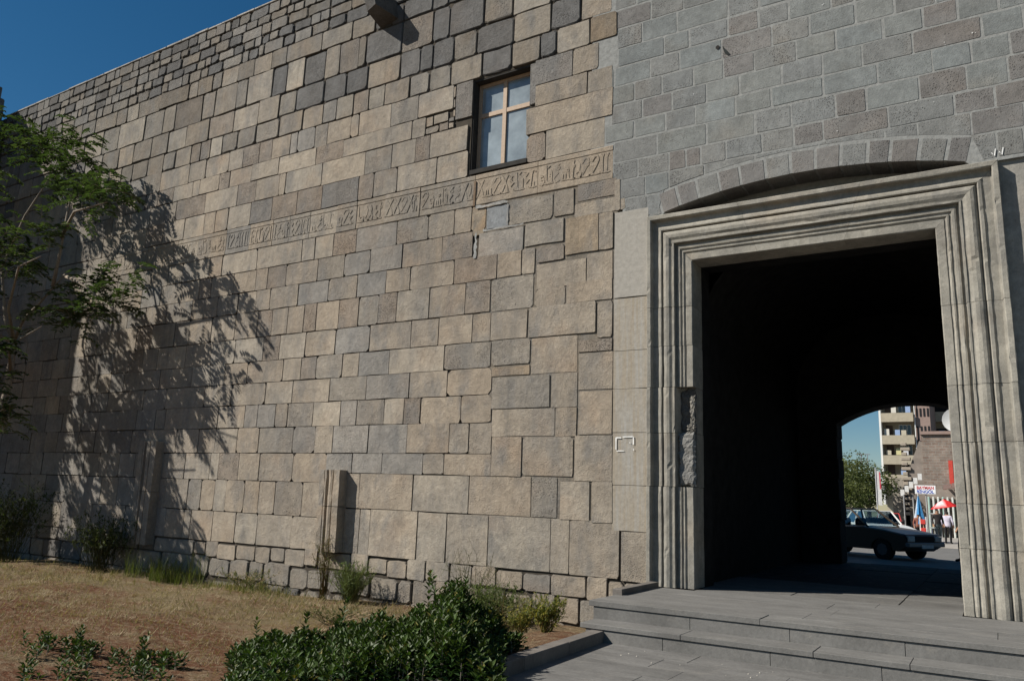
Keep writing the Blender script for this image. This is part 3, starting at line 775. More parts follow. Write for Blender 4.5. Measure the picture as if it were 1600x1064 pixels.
# ------------------------------------------------------------------ the passage through the wall
ps = thing("gate_passage", "black vaulted passage behind the portal, open to the street at its far end", "passage", (-2.2, 4, LAND))
BK = 9.4
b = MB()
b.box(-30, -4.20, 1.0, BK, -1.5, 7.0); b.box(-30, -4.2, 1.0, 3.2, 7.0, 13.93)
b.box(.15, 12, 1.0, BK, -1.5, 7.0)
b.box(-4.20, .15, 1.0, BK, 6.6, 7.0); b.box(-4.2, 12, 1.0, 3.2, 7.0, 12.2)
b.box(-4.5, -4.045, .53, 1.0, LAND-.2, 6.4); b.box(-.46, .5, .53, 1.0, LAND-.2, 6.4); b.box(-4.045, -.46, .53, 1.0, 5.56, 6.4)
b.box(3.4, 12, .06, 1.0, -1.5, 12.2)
b.build("passage_wall", M_UNLIT, ps)
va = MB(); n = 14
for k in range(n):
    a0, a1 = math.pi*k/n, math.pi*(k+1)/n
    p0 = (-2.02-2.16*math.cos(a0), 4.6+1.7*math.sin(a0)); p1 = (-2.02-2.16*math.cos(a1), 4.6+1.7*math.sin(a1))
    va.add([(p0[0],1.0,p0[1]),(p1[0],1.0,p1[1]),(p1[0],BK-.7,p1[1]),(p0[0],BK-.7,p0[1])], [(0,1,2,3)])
va.build("barrel_vault", M_UNLIT, ps)
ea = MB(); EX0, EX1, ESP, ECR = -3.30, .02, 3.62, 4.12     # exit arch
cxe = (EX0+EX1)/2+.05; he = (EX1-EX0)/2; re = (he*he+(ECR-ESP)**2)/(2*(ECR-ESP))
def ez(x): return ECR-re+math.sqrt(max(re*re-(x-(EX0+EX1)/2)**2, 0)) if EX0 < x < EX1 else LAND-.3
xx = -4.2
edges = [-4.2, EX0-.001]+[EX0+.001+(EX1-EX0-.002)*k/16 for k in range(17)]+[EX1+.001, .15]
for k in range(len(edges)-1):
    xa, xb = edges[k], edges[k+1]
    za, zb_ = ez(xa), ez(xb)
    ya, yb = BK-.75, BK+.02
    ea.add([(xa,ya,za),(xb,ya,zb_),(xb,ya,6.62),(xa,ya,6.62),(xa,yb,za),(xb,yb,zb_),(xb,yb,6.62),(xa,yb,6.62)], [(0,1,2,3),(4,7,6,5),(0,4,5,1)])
ea.build("exit_arch", M_UNLIT, ps)
qb = MB()
for k, z in enumerate([.3,.8,1.3,1.75,2.3,2.8,3.3]):
    qb.bbox(EX0-.3, EX0+R(.0,.05), BK-.78, BK+.05, z, z+.48, .02)
qb.build("exit_quoin", M_UNLIT, ps)
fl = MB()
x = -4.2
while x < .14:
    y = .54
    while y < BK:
        d = R(.9,1.5); fl.bbox(x+.003, min(x+1.45, .14)-.003, y+.003, min(y+d, BK)-.003, LAND-.14, LAND-.012+R(-.008,.004), .006, ((.13,.126,.118,0) if y < 2.4 else (.03*R(.7,1.3),.029,.028,0))); y += d  # sunlit grey near the door and shade beyond are painted into slab colour
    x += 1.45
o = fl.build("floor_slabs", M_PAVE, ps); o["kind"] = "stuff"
# ------------------------------------------------------------------ landing, steps, paving, kerbs
PAVZ, TRZ = -.12, .085
def pcol(k=.1, b=(.158,.154,.145)): f = R(1-k, 1+k); return (b[0]*f, b[1]*f, b[2]*f, 0)
land = MB().box(-4.62, 3.4, -2.30, .53, -.6, LAND-.068, (.12,.115,.105,0)).build("landing", M_PAVE)
structure(land)
def slab(parent, name, x0, x1, y0, y1, z0, z1, b=.004, k=.04):
    MB().bbox(x0, x1, y0, y1, z0, z1, b, pcol(k)).build(name, M_PAVE, parent)
ys = [-2.37, -1.93, -1.35, -.70, -.10, .53]
for r in range(5):
    x = -4.66 + (.0 if r == 0 else R(-.02, 0)); 
    if r >= 3: x = -4.60
    while x < 3.3:
        w_ = R(1.8, 3.2)
        if x+w_ > 2.9: w_ = 3.4-x
        a, b_ = x+.001, x+w_-.001
        if r == 4:
            a, b_ = max(a, -4.02), min(b_, -.49)
            if b_-a < .1: x += w_; continue
        slab(land, "landing_slab", a, b_, ys[r]+.001, ys[r+1]-.001, LAND-.065, LAND+R(-.004,.004)); x += w_
# riser under the landing nosing, tread, lower riser
steps = MB().box(-4.52, 3.4, -2.72, -2.30, -.6, TRZ-.062, (.12,.115,.105,0)).build("stone_steps", M_PAVE)
tag(steps, "two worn grey basalt steps up to the gate", "steps")
x = -4.60
while x < 3.3:
    w_ = R(1.0, 1.5); b_ = min(x+w_, 3.4)
    slab(steps, "riser_stone", x+.002, b_-.002, -2.352+R(0,.004), -2.25, TRZ-.02, LAND-.069, .004); x += w_
x = -4.57
while x < 3.3:
    w_ = R(.8, 1.5); b_ = min(x+w_, 3.4)
    slab(steps, "tread_slab", x+.003, b_-.003, -2.80, -2.354, TRZ-.058, TRZ+R(-.003,.003)); x += w_
x = -4.50
while x < 3.3:
    w_ = R(1.0, 1.6); b_ = min(x+w_, 3.4)
    slab(steps, "riser_stone", x+.002, b_-.002, -2.783+R(0,.004), -2.69, PAVZ-.05, TRZ-.062, .004); x += w_
pv = MB().box(-4.40, 40, -40, -2.70, -.6, PAVZ-.05, (.13,.125,.115,0)).build("pavement", M_PAVE); structure(pv)
y = -2.77
r = 0
while y > -8.0:
    d = .48; x = -4.26 - (r % 2)*.3
    while x < 2.6:
        w_ = R(1.2, 2.0); a = max(x, -4.26)
        if x+w_-a > .12: MB().bbox(a+.0015, x+w_-.0015, y-d+.0015, y-.0015, PAVZ-.06, PAVZ+R(-.002,.002), .003, pcol(.04, (.152,.148,.14))).build("paving_slab", M_PAVE, pv)
        x += w_
    y -= d; r += 1
far_p = MB(); yy = y
far_p.box(-4.26, 40, -40, y, PAVZ-.04, PAVZ-.004, (.152,.148,.14,0))
far_p.build("plain_paving", M_PAVE, pv)
def kerb(label, pts, wd, z0, z1, name="stone_kerb"):
    k = thing(name, label, "kerb", (pts[0][0], pts[0][1], z0), "dark stone kerbs edging the steps")
    for i in range(len(pts)-1):
        (xa, ya), (xb, yb) = pts[i], pts[i+1]
        h = R(-.006, .006)
        vs = [(xa-wd,ya-.003,z0),(xa,ya-.003,z0),(xb,yb+.003,z0),(xb-wd,yb+.003,z0)]
        e = .008
        vs += [(xa-wd,ya-.003,z1+h-e),(xa,ya-.003,z1+h-e),(xb,yb+.003,z1+h-e),(xb-wd,yb+.003,z1+h-e)]
        vs += [(xa-wd+e,ya-.003-e,z1+h),(xa-e,ya-.003-e,z1+h),(xb-e,yb+.003+e,z1+h),(xb-wd+e,yb+.003+e,z1+h)]
        fs = [(0,1,5,4),(1,2,6,5),(2,3,7,6),(3,0,4,7),(4,5,9,8),(5,6,10,9),(6,7,11,10),(7,4,8,11),(8,9,10,11)]
        MB().add(vs, fs, pcol(.08, (.15,.135,.12))).build("kerb_stone", M_PAVE, k)
kerb("long low stone kerb between the garden bed and the paving", [(-4.25,-2.74),(-4.22,-3.75),(-4.19,-4.80),(-4.15,-5.85),(-4.12,-6.9),(-4.08,-8.0)], .17, -.4, .015)
kerb("short stone kerb on the landing against the portal's left jamb", [(-4.56,-.11),(-4.56,-1.53)], .14, .1, LAND+.085)

# ------------------------------------------------------------------ garden ground
def gz(x, y):
    t = min(1., max(0., (-4.3-x)/3.0)); t = t*t*(3-2*t)
    z = -.06*(1-t) - .52*t
    u = min(1., max(0., (-2.5-y)/5.0))
    z += .06*u*t
    if y > -2.8 and x > -6.5: z = min(z, -.06-.42*min(1, (y+2.8)/1.2)*1)
    return z + .03*math.sin(x*1.7+y*.9)+.025*math.sin(x*.63-y*1.9+1.)+.012*math.sin(x*5.1+y*4.3)
gd = MB(); vs = []; fs = []
gxs = [-60+2*k for k in range(16)]+[-28+.25*k for k in range(95)]+[-4.36]
gys = [-40+3*k for k in range(10)]+[-10+.25*k for k in range(41)]+[.08]
for yv in gys:
    for xv in gxs: vs.append((xv, yv, gz(xv, yv)))
nx = len(gxs)
for j in range(len(gys)-1):
    for i in range(nx-1): fs.append((j*nx+i, j*nx+i+1, (j+1)*nx+i+1, (j+1)*nx+i))
gd.add(vs, fs); structure(gd.build("garden_ground", M_SOIL, smooth=True))

# ------------------------------------------------------------------ vegetation
def leaf(mb, p, d, n, L, W, c, fold=.25):
    """pointed leaf: two halves folded along the midrib"""
    d = d.normalized(); s = d.cross(n)
    if s.length < 1e-3: s = d.cross(Vector((1,0,.2)))
    s.normalize(); n2 = s.cross(d)
    m_ = p+d*L*.5
    vs = [p, m_+s*W*.5+n2*W*fold, p+d*L, m_-s*W*.5+n2*W*fold]
    mb.add(vs, [(0,1,2),(0,2,3)], c)
def rv3(): 
    v = Vector((random.gauss(0,1), random.gauss(0,1), random.gauss(0,1))); return v.normalized()
def green(b, k=.35, y=0.): 
    f = R(1-k, 1+k); return (b[0]*f+y*R(0,.04), b[1]*f+y*R(0,.02), b[2]*f, 1)
def polyint(pts, x):
    if x <= pts[0][0]: return pts[0][1]
    for (a, b), (c, d) in zip(pts, pts[1:]):
        if x <= c: return b+(d-b)*(x-a)/(c-a)
    return pts[-1][1]

def hedge(label, path, tops, thick, nst, depth=1.0, name="evergreen_hedge", extra=()):
    """path: list of (x, y); tops: (fraction, top z); stems with opposite leaves"""
    h = thing(name, label, "hedge", (path[0][0], path[0][1], gz(*path[0])), "evergreen shrubs along the bed")
    fo = MB(); st = MB()
    for k in range(nst + len(extra)):
        if k < nst:
            s = random.random(); t = R(-1, 1)
            top = polyint(tops, s)*1.0
            q = s*(len(path)-1); i = min(int(q), len(path)-2); f = q-i
            x = path[i][0]+(path[i+1][0]-path[i][0])*f; y = path[i][1]+(path[i+1][1]-path[i][1])*f
            y += (t*thick if t > 0 else t*thick*depth); x += R(-.06,.06)
            if t < 0: x *= (y+12)/(y-t*thick*depth+12)          # stems nearer the camera shift inward along its view rays
            g = gz(x, y)
            top = g+(top-g)*(1-(.45 if t > 0 else .25)*t*t)*R(.62, 1.04)*(.86+.16*math.sin(x*9.1+1.3)*math.sin(y*7.7+x*3.1))
        else:
            x, y, top = extra[k-nst]; g = gz(x, y)
        H = max(top-g, .15)
        lean = Vector((R(-.22,.22), R(-.22,.22), 1)).normalized()
        base = Vector((x, y, g)) - Vector((lean.x, lean.y, 0))*H*.5
        tip = base+lean*H/lean.z
        if k % 3 == 0: st.tube([base, (base+tip)/2+rv3()*.01, tip], [.006,.005,.002], 4)
        z = .25 if random.random() < .6 else .0
        u = z*H; a0 = R(0, 6.28)
        while u < H:
            p = base+(tip-base)*(u/H)
            fr = u/H
            for q in range(2):
                a = a0+math.pi*q+R(-.3,.3)
                upk = .25+.95*fr*fr
                d = Vector((math.cos(a), math.sin(a), upk+R(-.2,.2)))
                L = R(.065,.10)*(1.0 if fr < .93 else .75)
                yel = random.random() < .03
                c = green((.030,.060,.017), .5) if not yel else green((.17,.15,.04), .3)
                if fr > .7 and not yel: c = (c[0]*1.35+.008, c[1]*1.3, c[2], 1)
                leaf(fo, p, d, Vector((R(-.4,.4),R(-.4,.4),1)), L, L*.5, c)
            a0 += 1.57+R(-.3,.3); u += .036
    fo.build("foliage", M_LEAF, h)
    st.build("stems", M_BARK, h)["kind"] = "stuff"
    return h
main_tops = [(0,-.02),(.05,.16),(.10,.40),(.17,.60),(.24,.70),(.30,.60),(.36,.44),(.44,.36),(.52,.34),(.60,.30),(.66,.22),(.72,.06),(.80,.04),(.88,.02),(.95,-.06),(1,-.25)]
hedge("big dark green glossy bush beside the kerb in the middle foreground", [(-4.5,-4.75),(-5.4,-4.75),(-6.4,-5.0),(-7.8,-5.45)], main_tops, .42, 2300, 3.4,
      extra=[(-5.42,-4.6,.74),(-5.55,-4.65,.70),(-6.62,-4.95,.36),(-7.0,-5.1,.2),(-7.55,-5.3,.06),(-4.7,-4.6,.30)])
hedge("low dark green shrub with an upright sprig, nearer the kerb of the two left shrubs", [(-8.05,-6.0),(-8.5,-6.05),(-9.0,-6.2)],
      [(0,-.44),(.2,-.36),(.45,-.36),(.58,-.28),(.75,-.38),(1,-.5)], .12, 70, 9.0,
      extra=[(-8.62,-6.0,-.13),(-8.66,-6.02,-.17),(-8.58,-6.03,-.2),(-8.1,-5.9,-.30),(-8.3,-5.95,-.30)])
hedge("low dark green shrub with a tall pointed sprig at the lower left corner", [(-9.35,-6.2),(-9.8,-6.25),(-10.4,-6.45)],
      [(0,-.5),(.25,-.40),(.45,-.30),(.6,-.34),(.8,-.42),(1,-.5)], .12, 70, 9.0,
      extra=[(-9.78,-6.1,-.16),(-9.84,-6.12,-.2),(-9.72,-6.14,-.22),(-10.25,-6.25,-.36)])

def grass_tuft(mb, x, y, h, n, sp, cols):
    g = gz(x, y)
    for _ in range(n):
        a = R(0, 6.28); r = sp*math.sqrt(random.random()); bx, by = x+r*math.cos(a), y+r*math.sin(a)
        H = h*R(.5, 1.1); l = Vector((R(-.5,.5), R(-.5,.5), 0))*H
        w_ = R(.003, .007); s = Vector((math.cos(a), math.sin(a), 0))*w_
        b0 = Vector((bx, by, g-.01)); m_ = b0+l*.35+Vector((0,0,H*.62)); t = b0+l+Vector((0,0,H))
        mb.add([b0-s, b0+s, m_+s*.7, m_-s*.7, t], [(0,1,2,3),(3,2,4)], green(random.choice(cols), .25))
DRY = [(.28,.215,.13),(.33,.265,.17),(.22,.155,.09),(.19,.155,.08)]
GRN = [(.11,.13,.035),(.15,.15,.05),(.09,.10,.03)]
dg = MB()
for k in range(30000):
    y = -.25 - 6.8*random.random(); x = R(-23, -4.9)
    if x > -6.6 and y > -3.2: continue
    pn = math.sin(x*.9+1.3*math.sin(y*1.1))+math.sin(y*1.7+x*.35)
    if pn < -.5 and random.random() < .75: continue
    nearw = max(0, 1-(-y)/3.2)
    cols = GRN if random.random() < .12+.6*nearw*(.5+.5*math.sin(x*.8)) else DRY
    hgt = R(.02,.075)*(1+1.2*nearw)
    g = gz(x, y); a = R(0, 6.28); fl_ = R(.6, 1.8)
    d = Vector((math.cos(a)*fl_, math.sin(a)*fl_, 1)).normalized(); s = Vector((-d.y, d.x, 0)).normalized()*R(.003,.006)
    p = Vector((x, y, g)); L = hgt*R(1.2, 2.4)
    dg.add([p-s, p+s, p+d*L], [(0,1,2)], green(random.choice(cols), .3))
for k in range(420):                                  # matted straw tufts
    x, y = R(-20, -6.8), R(-5.5, -.6); tone = random.choice(DRY[:3]+[(.36,.29,.19)]); a0 = R(0, 6.28); g_ = gz(x, y)
    for q in range(26):
        p = Vector((x+random.gauss(0,.13), y+random.gauss(0,.07), 0)); p.z = gz(p.x, p.y)+R(0,.015)
        a = a0+random.gauss(0,.6); d = Vector((math.cos(a), math.sin(a), R(.1,.6))).normalized(); s = Vector((-d.y, d.x, 0)).normalized()*R(.003,.006)
        dg.add([p-s, p+s, p+d*R(.06,.15)], [(0,1,2)], green(tone, .2))
tag(dg.build("dry_grass", M_GRASS), "short dry straw and grass on the garden bed", "grass", kind="stuff")

def weed(label, x, y, h, sp, n, cols, leafL=.05, branch=3, name="weed", wiry=False, dry=False, flower=None):
    g = gz(x, y); t = thing(name, label, "weed", (x, y, g), "weeds at the foot of the wall")
    st = MB(); fo = MB()
    for k in range(n):
        a = R(0, 6.28); l = sp*R(.2, 1.0); H = h*R(.55, 1.05)
        p0 = Vector((x+R(-.3,.3)*sp*.6, y+R(-.2,.2)*sp, g-.02)); p2 = p0+Vector((math.cos(a)*l, math.sin(a)*l*.7, H))
        p1 = (p0+p2)/2+Vector((R(-.05,.05), R(-.05,.05), H*.12))
        sc = green(random.choice(cols), .2)
        st.tube([p0, p1, p2], [.006,.0045,.002], 3, c=(sc[0]*.9+.04, sc[1]*.8+.03, sc[2]*.8+.01, 1))
        for b in range(branch):
            f = R(.3, 1); q = p0.lerp(p1, f*2) if f < .5 else p1.lerp(p2, f*2-1)
            d = rv3()+Vector((0,0,.7)); d.normalize(); Lb = h*R(.1,.28)
            e = q+d*Lb
            st.tube([q, e], [.003,.0015], 3, c=sc)
            for w_ in range(3 if wiry else 7):
                pp = q.lerp(e, R(.2,1)); leaf(fo, pp, rv3()+Vector((0,0,.3)), Vector((0,0,1)), leafL*R(.6,1.2), leafL*R(.2,.4), green(random.choice(cols), .3))
    if st.v: st.build("stalks", M_WEED, t)
    if fo.v: fo.build("leaves", M_WEED, t)
    return t
G1 = [(.07,.10,.03),(.10,.13,.04)]; G2 = [(.17,.20,.07),(.14,.18,.06)]; YL = [(.30,.26,.06),(.16,.16,.04),(.10,.13,.03)]
weed("dark shaded leafy weed clump at the wall foot under the left pilaster", -18.6, -.55, 1.3, 1.0, 80, [(.05,.065,.025),(.07,.08,.03)], .09, 5, "weed_clump")
weed("dark overgrown weeds in the tower's shadow at the left edge", -22.0, -1.0, 1.8, 1.3, 90, [(.045,.06,.02),(.06,.07,.03)], .1, 5, "weed_clump")
gt = thing("grass_tuft", "tall green grass tuft at the wall foot where the tree shadow ends", "grass", (-16.3, -.3, gz(-16.3,-.3)))
mb = MB()
for k in range(24): grass_tuft(mb, R(-17.2,-15.2), R(-.7,-.15), R(.35,.8), 26, .16, GRN+[(.12,.14,.05)])
mb.build("blades", M_GRASS, gt)["kind"] = "stuff"
gt = thing("grass_tuft", "low strip of pale grass along the wall foot left of the fluted pilaster", "grass", (-14, -.3, gz(-14,-.3)))
mb = MB()
for k in range(34): grass_tuft(mb, R(-15.2,-12.4), R(-.9,-.12), R(.08,.26), 20, .18, GRN+DRY[:2])
mb.build("blades", M_GRASS, gt)["kind"] = "stuff"
weed("dry brown weed climbing the foot of the fluted pilaster", -11.45, -.28, 1.3, .3, 34, [(.22,.16,.08),(.12,.13,.04),(.17,.13,.06)], .05, 4, wiry=True)
weed("soft pale green feathery weed right of the fluted pilaster", -10.5, -.5, .7, .55, 140, G2, .03, 6)
weed("thin wiry grey green weed with bare branching stalks against the wall", -7.75, -.55, 1.25, .75, 26, [(.13,.14,.07),(.17,.15,.09)], .03, 7, wiry=True)
weed("bushy green lower weed at the wall foot near the hedge end", -7.2, -.7, .7, .7, 95, G1+G2, .05, 6)
weed("yellow leaved plant in the corner beside the steps", -5.15, -2.6, .42, .32, 40, YL, .055, 6)
weed("second yellow leaved plant a little left of the steps", -5.75, -2.2, .36, .35, 34, YL, .05, 5)
weed("sparse brown stalks behind the yellow plants", -6.3, -1.6, .75, .4, 14, [(.18,.15,.07),(.13,.14,.05)], .04, 4, wiry=True)
weed("small wispy green weed growing from the joint above the landing kerb", -5.15, -.12, .78, .22, 12, [(.12,.15,.07)], .035, 4, wiry=True)
weed("low green weed strip at the wall foot between the two pilasters", -13.6, -.35, .4, .9, 40, G1+DRY[:2], .05, 4)
weed("short olive ground cover behind the big hedge", -9.2, -2.3, .3, .8, 50, G1+DRY[:2], .04, 4)

# pale pebbles and litter scattered on bed and paving
lit = MB()
for k in range(60):
    if k < 40: x, y = R(-16,-6), R(-3.5,-.4); z = gz(x, y)
    else: x, y = R(-3.8, 0), R(-3.6,-2.9); z = PAVZ
    r_ = R(.006, .014)
    lit.add([(x+r_*math.cos(q*1.26)*R(.7,1.2), y+r_*math.sin(q*1.26)*R(.7,1.2), z) for q in range(5)]+[(x, y, z+r_)], [(0,1,5),(1,2,5),(2,3,5),(3,4,5),(4,0,5)], (.4,.37,.32,1))
tag(lit.build("pebbles", M_VC), "pale pebbles and bits of litter scattered on bed and paving", "pebbles", kind="stuff")

# the tree by the tower ------------------------------------------------------
def tree_branch(pts, r0_, r1_, mb, n=7):
    k = len(pts); mb.tube(pts, [r0_+(r1_-r0_)*i/(k-1) for i in range(k)], n)
tr = thing("young_tree", "young tree with feathery leaves standing by the wall at the left edge", "tree", (-22.4, -1.55, gz(-22.4,-1.55)))
tk = MB(); br = MB()
g0 = gz(-22.4, -1.55)
tree_branch([(-22.45,-1.5,g0-.1),(-22.4,-1.5,1.2),(-22.55,-1.5,2.6),(-22.3,-1.5,4.0),(-22.36,-1.5,5.2)], .12, .075, tk, 9)
limbs = [
 [(-22.36,-1.5,5.2),(-21.9,-1.55,5.75),(-21.39,-1.6,6.08),(-20.6,-1.6,6.5),(-20.0,-1.7,6.75)],
 [(-20.6,-1.6,6.5),(-20.3,-1.75,7.3),(-20.5,-1.6,8.2),(-20.9,-1.4,9.3),(-21.2,-1.2,10.3)],
 [(-22.36,-1.5,5.2),(-22.9,-1.55,5.9),(-23.4,-1.5,6.8),(-23.7,-1.5,7.4),(-23.2,-1.4,9.0),(-22.3,-1.3,9.9),(-22.0,-1.1,11.2)],
 [(-20.0,-1.7,6.75),(-19.0,-1.8,6.4),(-18.0,-1.8,5.9)],
 [(-20.4,-1.7,7.8),(-19.4,-2.0,8.3),(-18.0,-2.0,8.3)],
 [(-22.36,-1.5,5.2),(-21.4,-2.2,5.9),(-20.2,-2.7,6.7),(-18.6,-3.0,6.7)],
 [(-22.3,-1.5,4.4),(-21.0,-2.2,4.9),(-19.3,-2.4,5.2)],
 [(-22.5,-1.5,2.9),(-21.4,-2.2,3.1),(-19.8,-2.7,3.2)],
 [(-22.36,-1.5,5.2),(-22.9,-2.4,5.6),(-24.0,-3.2,5.7),(-25.0,-3.2,5.9)],
 [(-23.7,-1.5,7.4),(-24.4,-2.0,8.3),(-24.9,-2.6,9.2)],
]
for l in limbs: tree_branch([Vector(p)+rv3()*.04 for p in l], .05, .014, br, 6)
tk.build("trunk", M_BARK, tr, smooth=True); br.build("branches", M_BARK, tr, smooth=True)
cr = MB(); tw = MB()
def spray(p, d, L, nl, tone):
    """one feathery compound leaf: a drooping midrib with paired leaflets"""
    d = d.normalized(); s = d.cross(Vector((0,0,1)))
    s = s.normalized() if s.length > .05 else Vector((1,0,0))
    prev = p
    for k in range(1, nl+1):
        f = k/nl
        q = p+d*L*f+Vector((0,0,-.42*L*f*f))
        ax = (q-prev).normalized()
        for sd in (-1, 1):
            ld = (s*sd+ax*.55+Vector((0,0,R(-.35,.1)))).normalized()
            leaf(cr, q, ld, Vector((R(-.3,.3),R(-.3,.3),1)), L*R(.28,.40), L*.165, green(tone, .3))
        prev = q
    leaf(cr, prev, ax, Vector((0,0,1)), L*.28, L*.09, green(tone, .3))
    tw.tube([p, p+d*L*.5+Vector((0,0,-.1*L)), prev], [.006,.004,.002], 3)
def clump(cx, cy, cz, rx, ry, rz, n):
    tone = (.045,.07,.027) if random.random() < .7 else (.062,.088,.034)
    for k in range(n):
        o_ = rv3()*(random.random()**.5)
        p = Vector((cx+o_.x*rx, cy+o_.y*ry, cz+o_.z*rz))
        d = Vector((o_.x+R(-.5,.5), o_.y+R(-.5,.5), R(-.1,.7)))
        spray(p, d, R(.34,.58), 7, tone)
CLUMPS = [
  (-21.42, -1.27, 10.42),
  (-21.01, -1.47, 10.11),
  (-23.07, -0.92, 10.73),
  (-21.07, -1.29, 11.12),
  (-23.47, -1.18, 11.19),
  (-24.36, -1.24, 11.76),
  (-21.29, -1.17, 9.77),
  (-21.96, -1.10, 10.84),
  (-23.14, -1.37, 11.19),
  (-22.50, -1.52, 10.67),
  (-18.06, -2.09, 8.71),
  (-18.96, -2.07, 8.36),
  (-18.70, -1.54, 8.48),
  (-18.01, -2.08, 8.69),
  (-21.24, -1.65, 9.69),
  (-20.99, -1.45, 9.04),
  (-19.91, -1.40, 9.25),
  (-19.02, -1.62, 8.80),
  (-21.26, -2.06, 7.02),
  (-20.51, -1.93, 7.84),
  (-20.13, -2.27, 7.68),
  (-21.10, -2.29, 7.09),
  (-23.02, -1.90, 8.01),
  (-21.29, -2.38, 6.87),
  (-17.35, -1.65, 6.40),
  (-18.86, -1.25, 6.00),
  (-18.61, -1.08, 5.98),
  (-19.35, -1.60, 5.70),
  (-19.71, -1.06, 6.40),
  (-18.55, -1.64, 5.65),
  (-19.32, -1.38, 6.75),
  (-20.98, -1.69, 5.85),
  (-18.95, -1.94, 5.59),
  (-19.47, -1.62, 5.34),
  (-20.49, -2.36, 2.96),
  (-20.13, -2.53, 3.15),
  (-26.27, -1.56, 12.60),
  (-25.22, -2.04, 11.64),
  (-23.27, -2.30, 8.80),
  (-25.85, -1.66, 11.12),
  (-20.95, -2.41, 2.95),
  (-22.51, -2.88, 4.59),
  (-23.31, -2.66, 5.64),
  (-25.35, -2.36, 5.43),
  (-20.35, -2.89, 3.85),
  (-24.84, -2.45, 6.86),
  (-22.09, -2.25, 2.92),
  (-22.04, -2.33, 3.33),
  (-23.57, -3.45, 7.10),
  (-23.32, -3.25, 7.14),
  (-24.68, -3.28, 7.16),
  (-22.14, -3.08, 9.35),
  (-24.75, -3.32, 5.42),
  (-24.94, -3.48, 4.62),
  (-22.01, -2.99, 6.16),
  (-25.06, -2.94, 6.60),
  (-24.60, -2.92, 8.37),
  (-23.61, -3.41, 7.75),
  (-22.84, -3.20, 6.29),
  (-22.26, -3.07, 7.17),
  (-20.73, -3.40, 4.71),
  (-22.19, -3.04, 7.97),
  (-24.93, -3.36, 10.06),
  (-23.02, -3.13, 5.01),
  (-20.38, -2.90, 4.79),
  (-23.87, -3.18, 4.68),
  (-20.81, -2.94, 7.32),
  (-22.01, -3.06, 5.33),
]
for (a_, b_, c_) in CLUMPS:
    hid = -b_ > 2.7 or a_ < -23.5
    clump(a_, b_, c_, .6, .34, .46, 26 if hid else 13)
cr.build("crown", M_TLEAF, tr); tw.build("twigs", M_BARK, tr)["kind"] = "stuff"

# ------------------------------------------------------------------ ruined tower at the left edge
tw_ = thing("ruined_tower", "dark rough stone tower flank at the far left edge, in shade", "tower", (-30, -3, -.6))
MB().box(-36, -28.95, -5.0, 3.0, -1.5, 13.6, (.1,.095,.09,.5)).build("tower_core", M_GREY, tw_)
z = -.7
tst = []
while z < 15.6:
    h = R(.35,.6); y = 0.04
    while y > -5.1:
        d = min(R(.4,.9), y+5.2)
        top = z > 13.4
        x1 = -28.66 + R(-.06,.07) + (R(-.3,.12) - .35*(z-13.4) if top else 0)
        tst.append((-29.8-(.8 if top else 0), x1, y-d+.012, y-.012, z+.01, z+h-.01)); y -= d
        if top and y < -1.2 and random.random() < .3: break
    z += h
for a in tst: MB().bbox(*a, R(.02,.05), shade(random.choice("ddg"), .2)).build("rough_stone", M_TAN, tw_)
# ------------------------------------------------------------------ the street seen through the passage
def sz(y): return .20 - .0078*(y-14)
M_ROAD = paving("street_asphalt", (.2,.2,.2), 1.2)
rd = MB(); vs = []; fs = []
ry = [BK-.02, 14, 20, 30, 45, 70, 110, 180, 320, 700, 1400]; rx = [-900,-200,-60,-20,-8,-3,0,4,12,40,200,900]
for y in ry:
    for x in rx: vs.append((x, y, sz(y)))
fs = [(j*12+i, j*12+i+1, (j+1)*12+i+1, (j+1)*12+i) for j in range(len(ry)-1) for i in range(11)]
rd.add(vs, fs, (.17,.165,.155,0)); structure(rd.build("street", M_ROAD))
M_CONC = plain("tan_concrete", (.42,.37,.28), .9, .15, var=.12, scale=3)  # one even tan tone for both apartment blocks
M_CONC2 = plain("plum_render", (.30,.22,.19), .9, .15, var=.12, scale=3)
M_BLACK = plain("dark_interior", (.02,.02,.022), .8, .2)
M_WPAINT = plain("white_paint", (.75,.75,.72), .6, .3, var=.06)
M_GLASSD = plain("dark_window_glass", (.05,.06,.07), .1, .8, var=.2)
M_METAL = plain("grey_metal", (.22,.22,.23), .5, .4, var=.1)

# apartment block, 5 storeys, balconies towards the gate
ap = thing("apartment_block", "tan apartment block with stacked balconies and a slotted stair tower", "building", (-9, 97, sz(97)))
zb0 = sz(97)
fl_z = [12.6, 9.85, 7.4, 5.05, 15.4]      # balcony slab levels
MB().box(-11.75, -8.0, 96.6, 106, zb0, 18.5).build("wall", M_CONC, ap)
MB().box(-11.95, -11.72, 94.9, 106, 2.2, 18.6).build("side_wall", M_WPAINT, ap)
for z in fl_z:
    MB().box(-11.70, -8.1, 94.9, 96.6, z-.22, z).build("balcony_slab", M_CONC, ap)
    MB().box(-11.68, -8.1, 94.75, 94.9, z-.35, z+.75).build("balcony_parapet", M_CONC, ap)
for z in (12.6, 9.85, 7.4, 5.05):
    w1 = MB().box(-9.9, -8.5, 96.5, 96.62, z+.3, z+2.2).build("window", M_WPAINT, ap)
    for k in range(3): MB().box(-9.82+k*.44, -9.46+k*.44, 96.47, 96.51, z+.4, z+2.1).build("pane", M_GLASSD, w1)
    d1 = MB().box(-11.4, -10.6, 96.5, 96.62, z+.02, z+2.1).build("balcony_door", plain("brown_door", (.12,.08,.06), .6), ap)
lc = [(.6,.6,.62),(.5,.45,.35),(.3,.4,.6),(.65,.62,.55),(.6,.55,.3)]
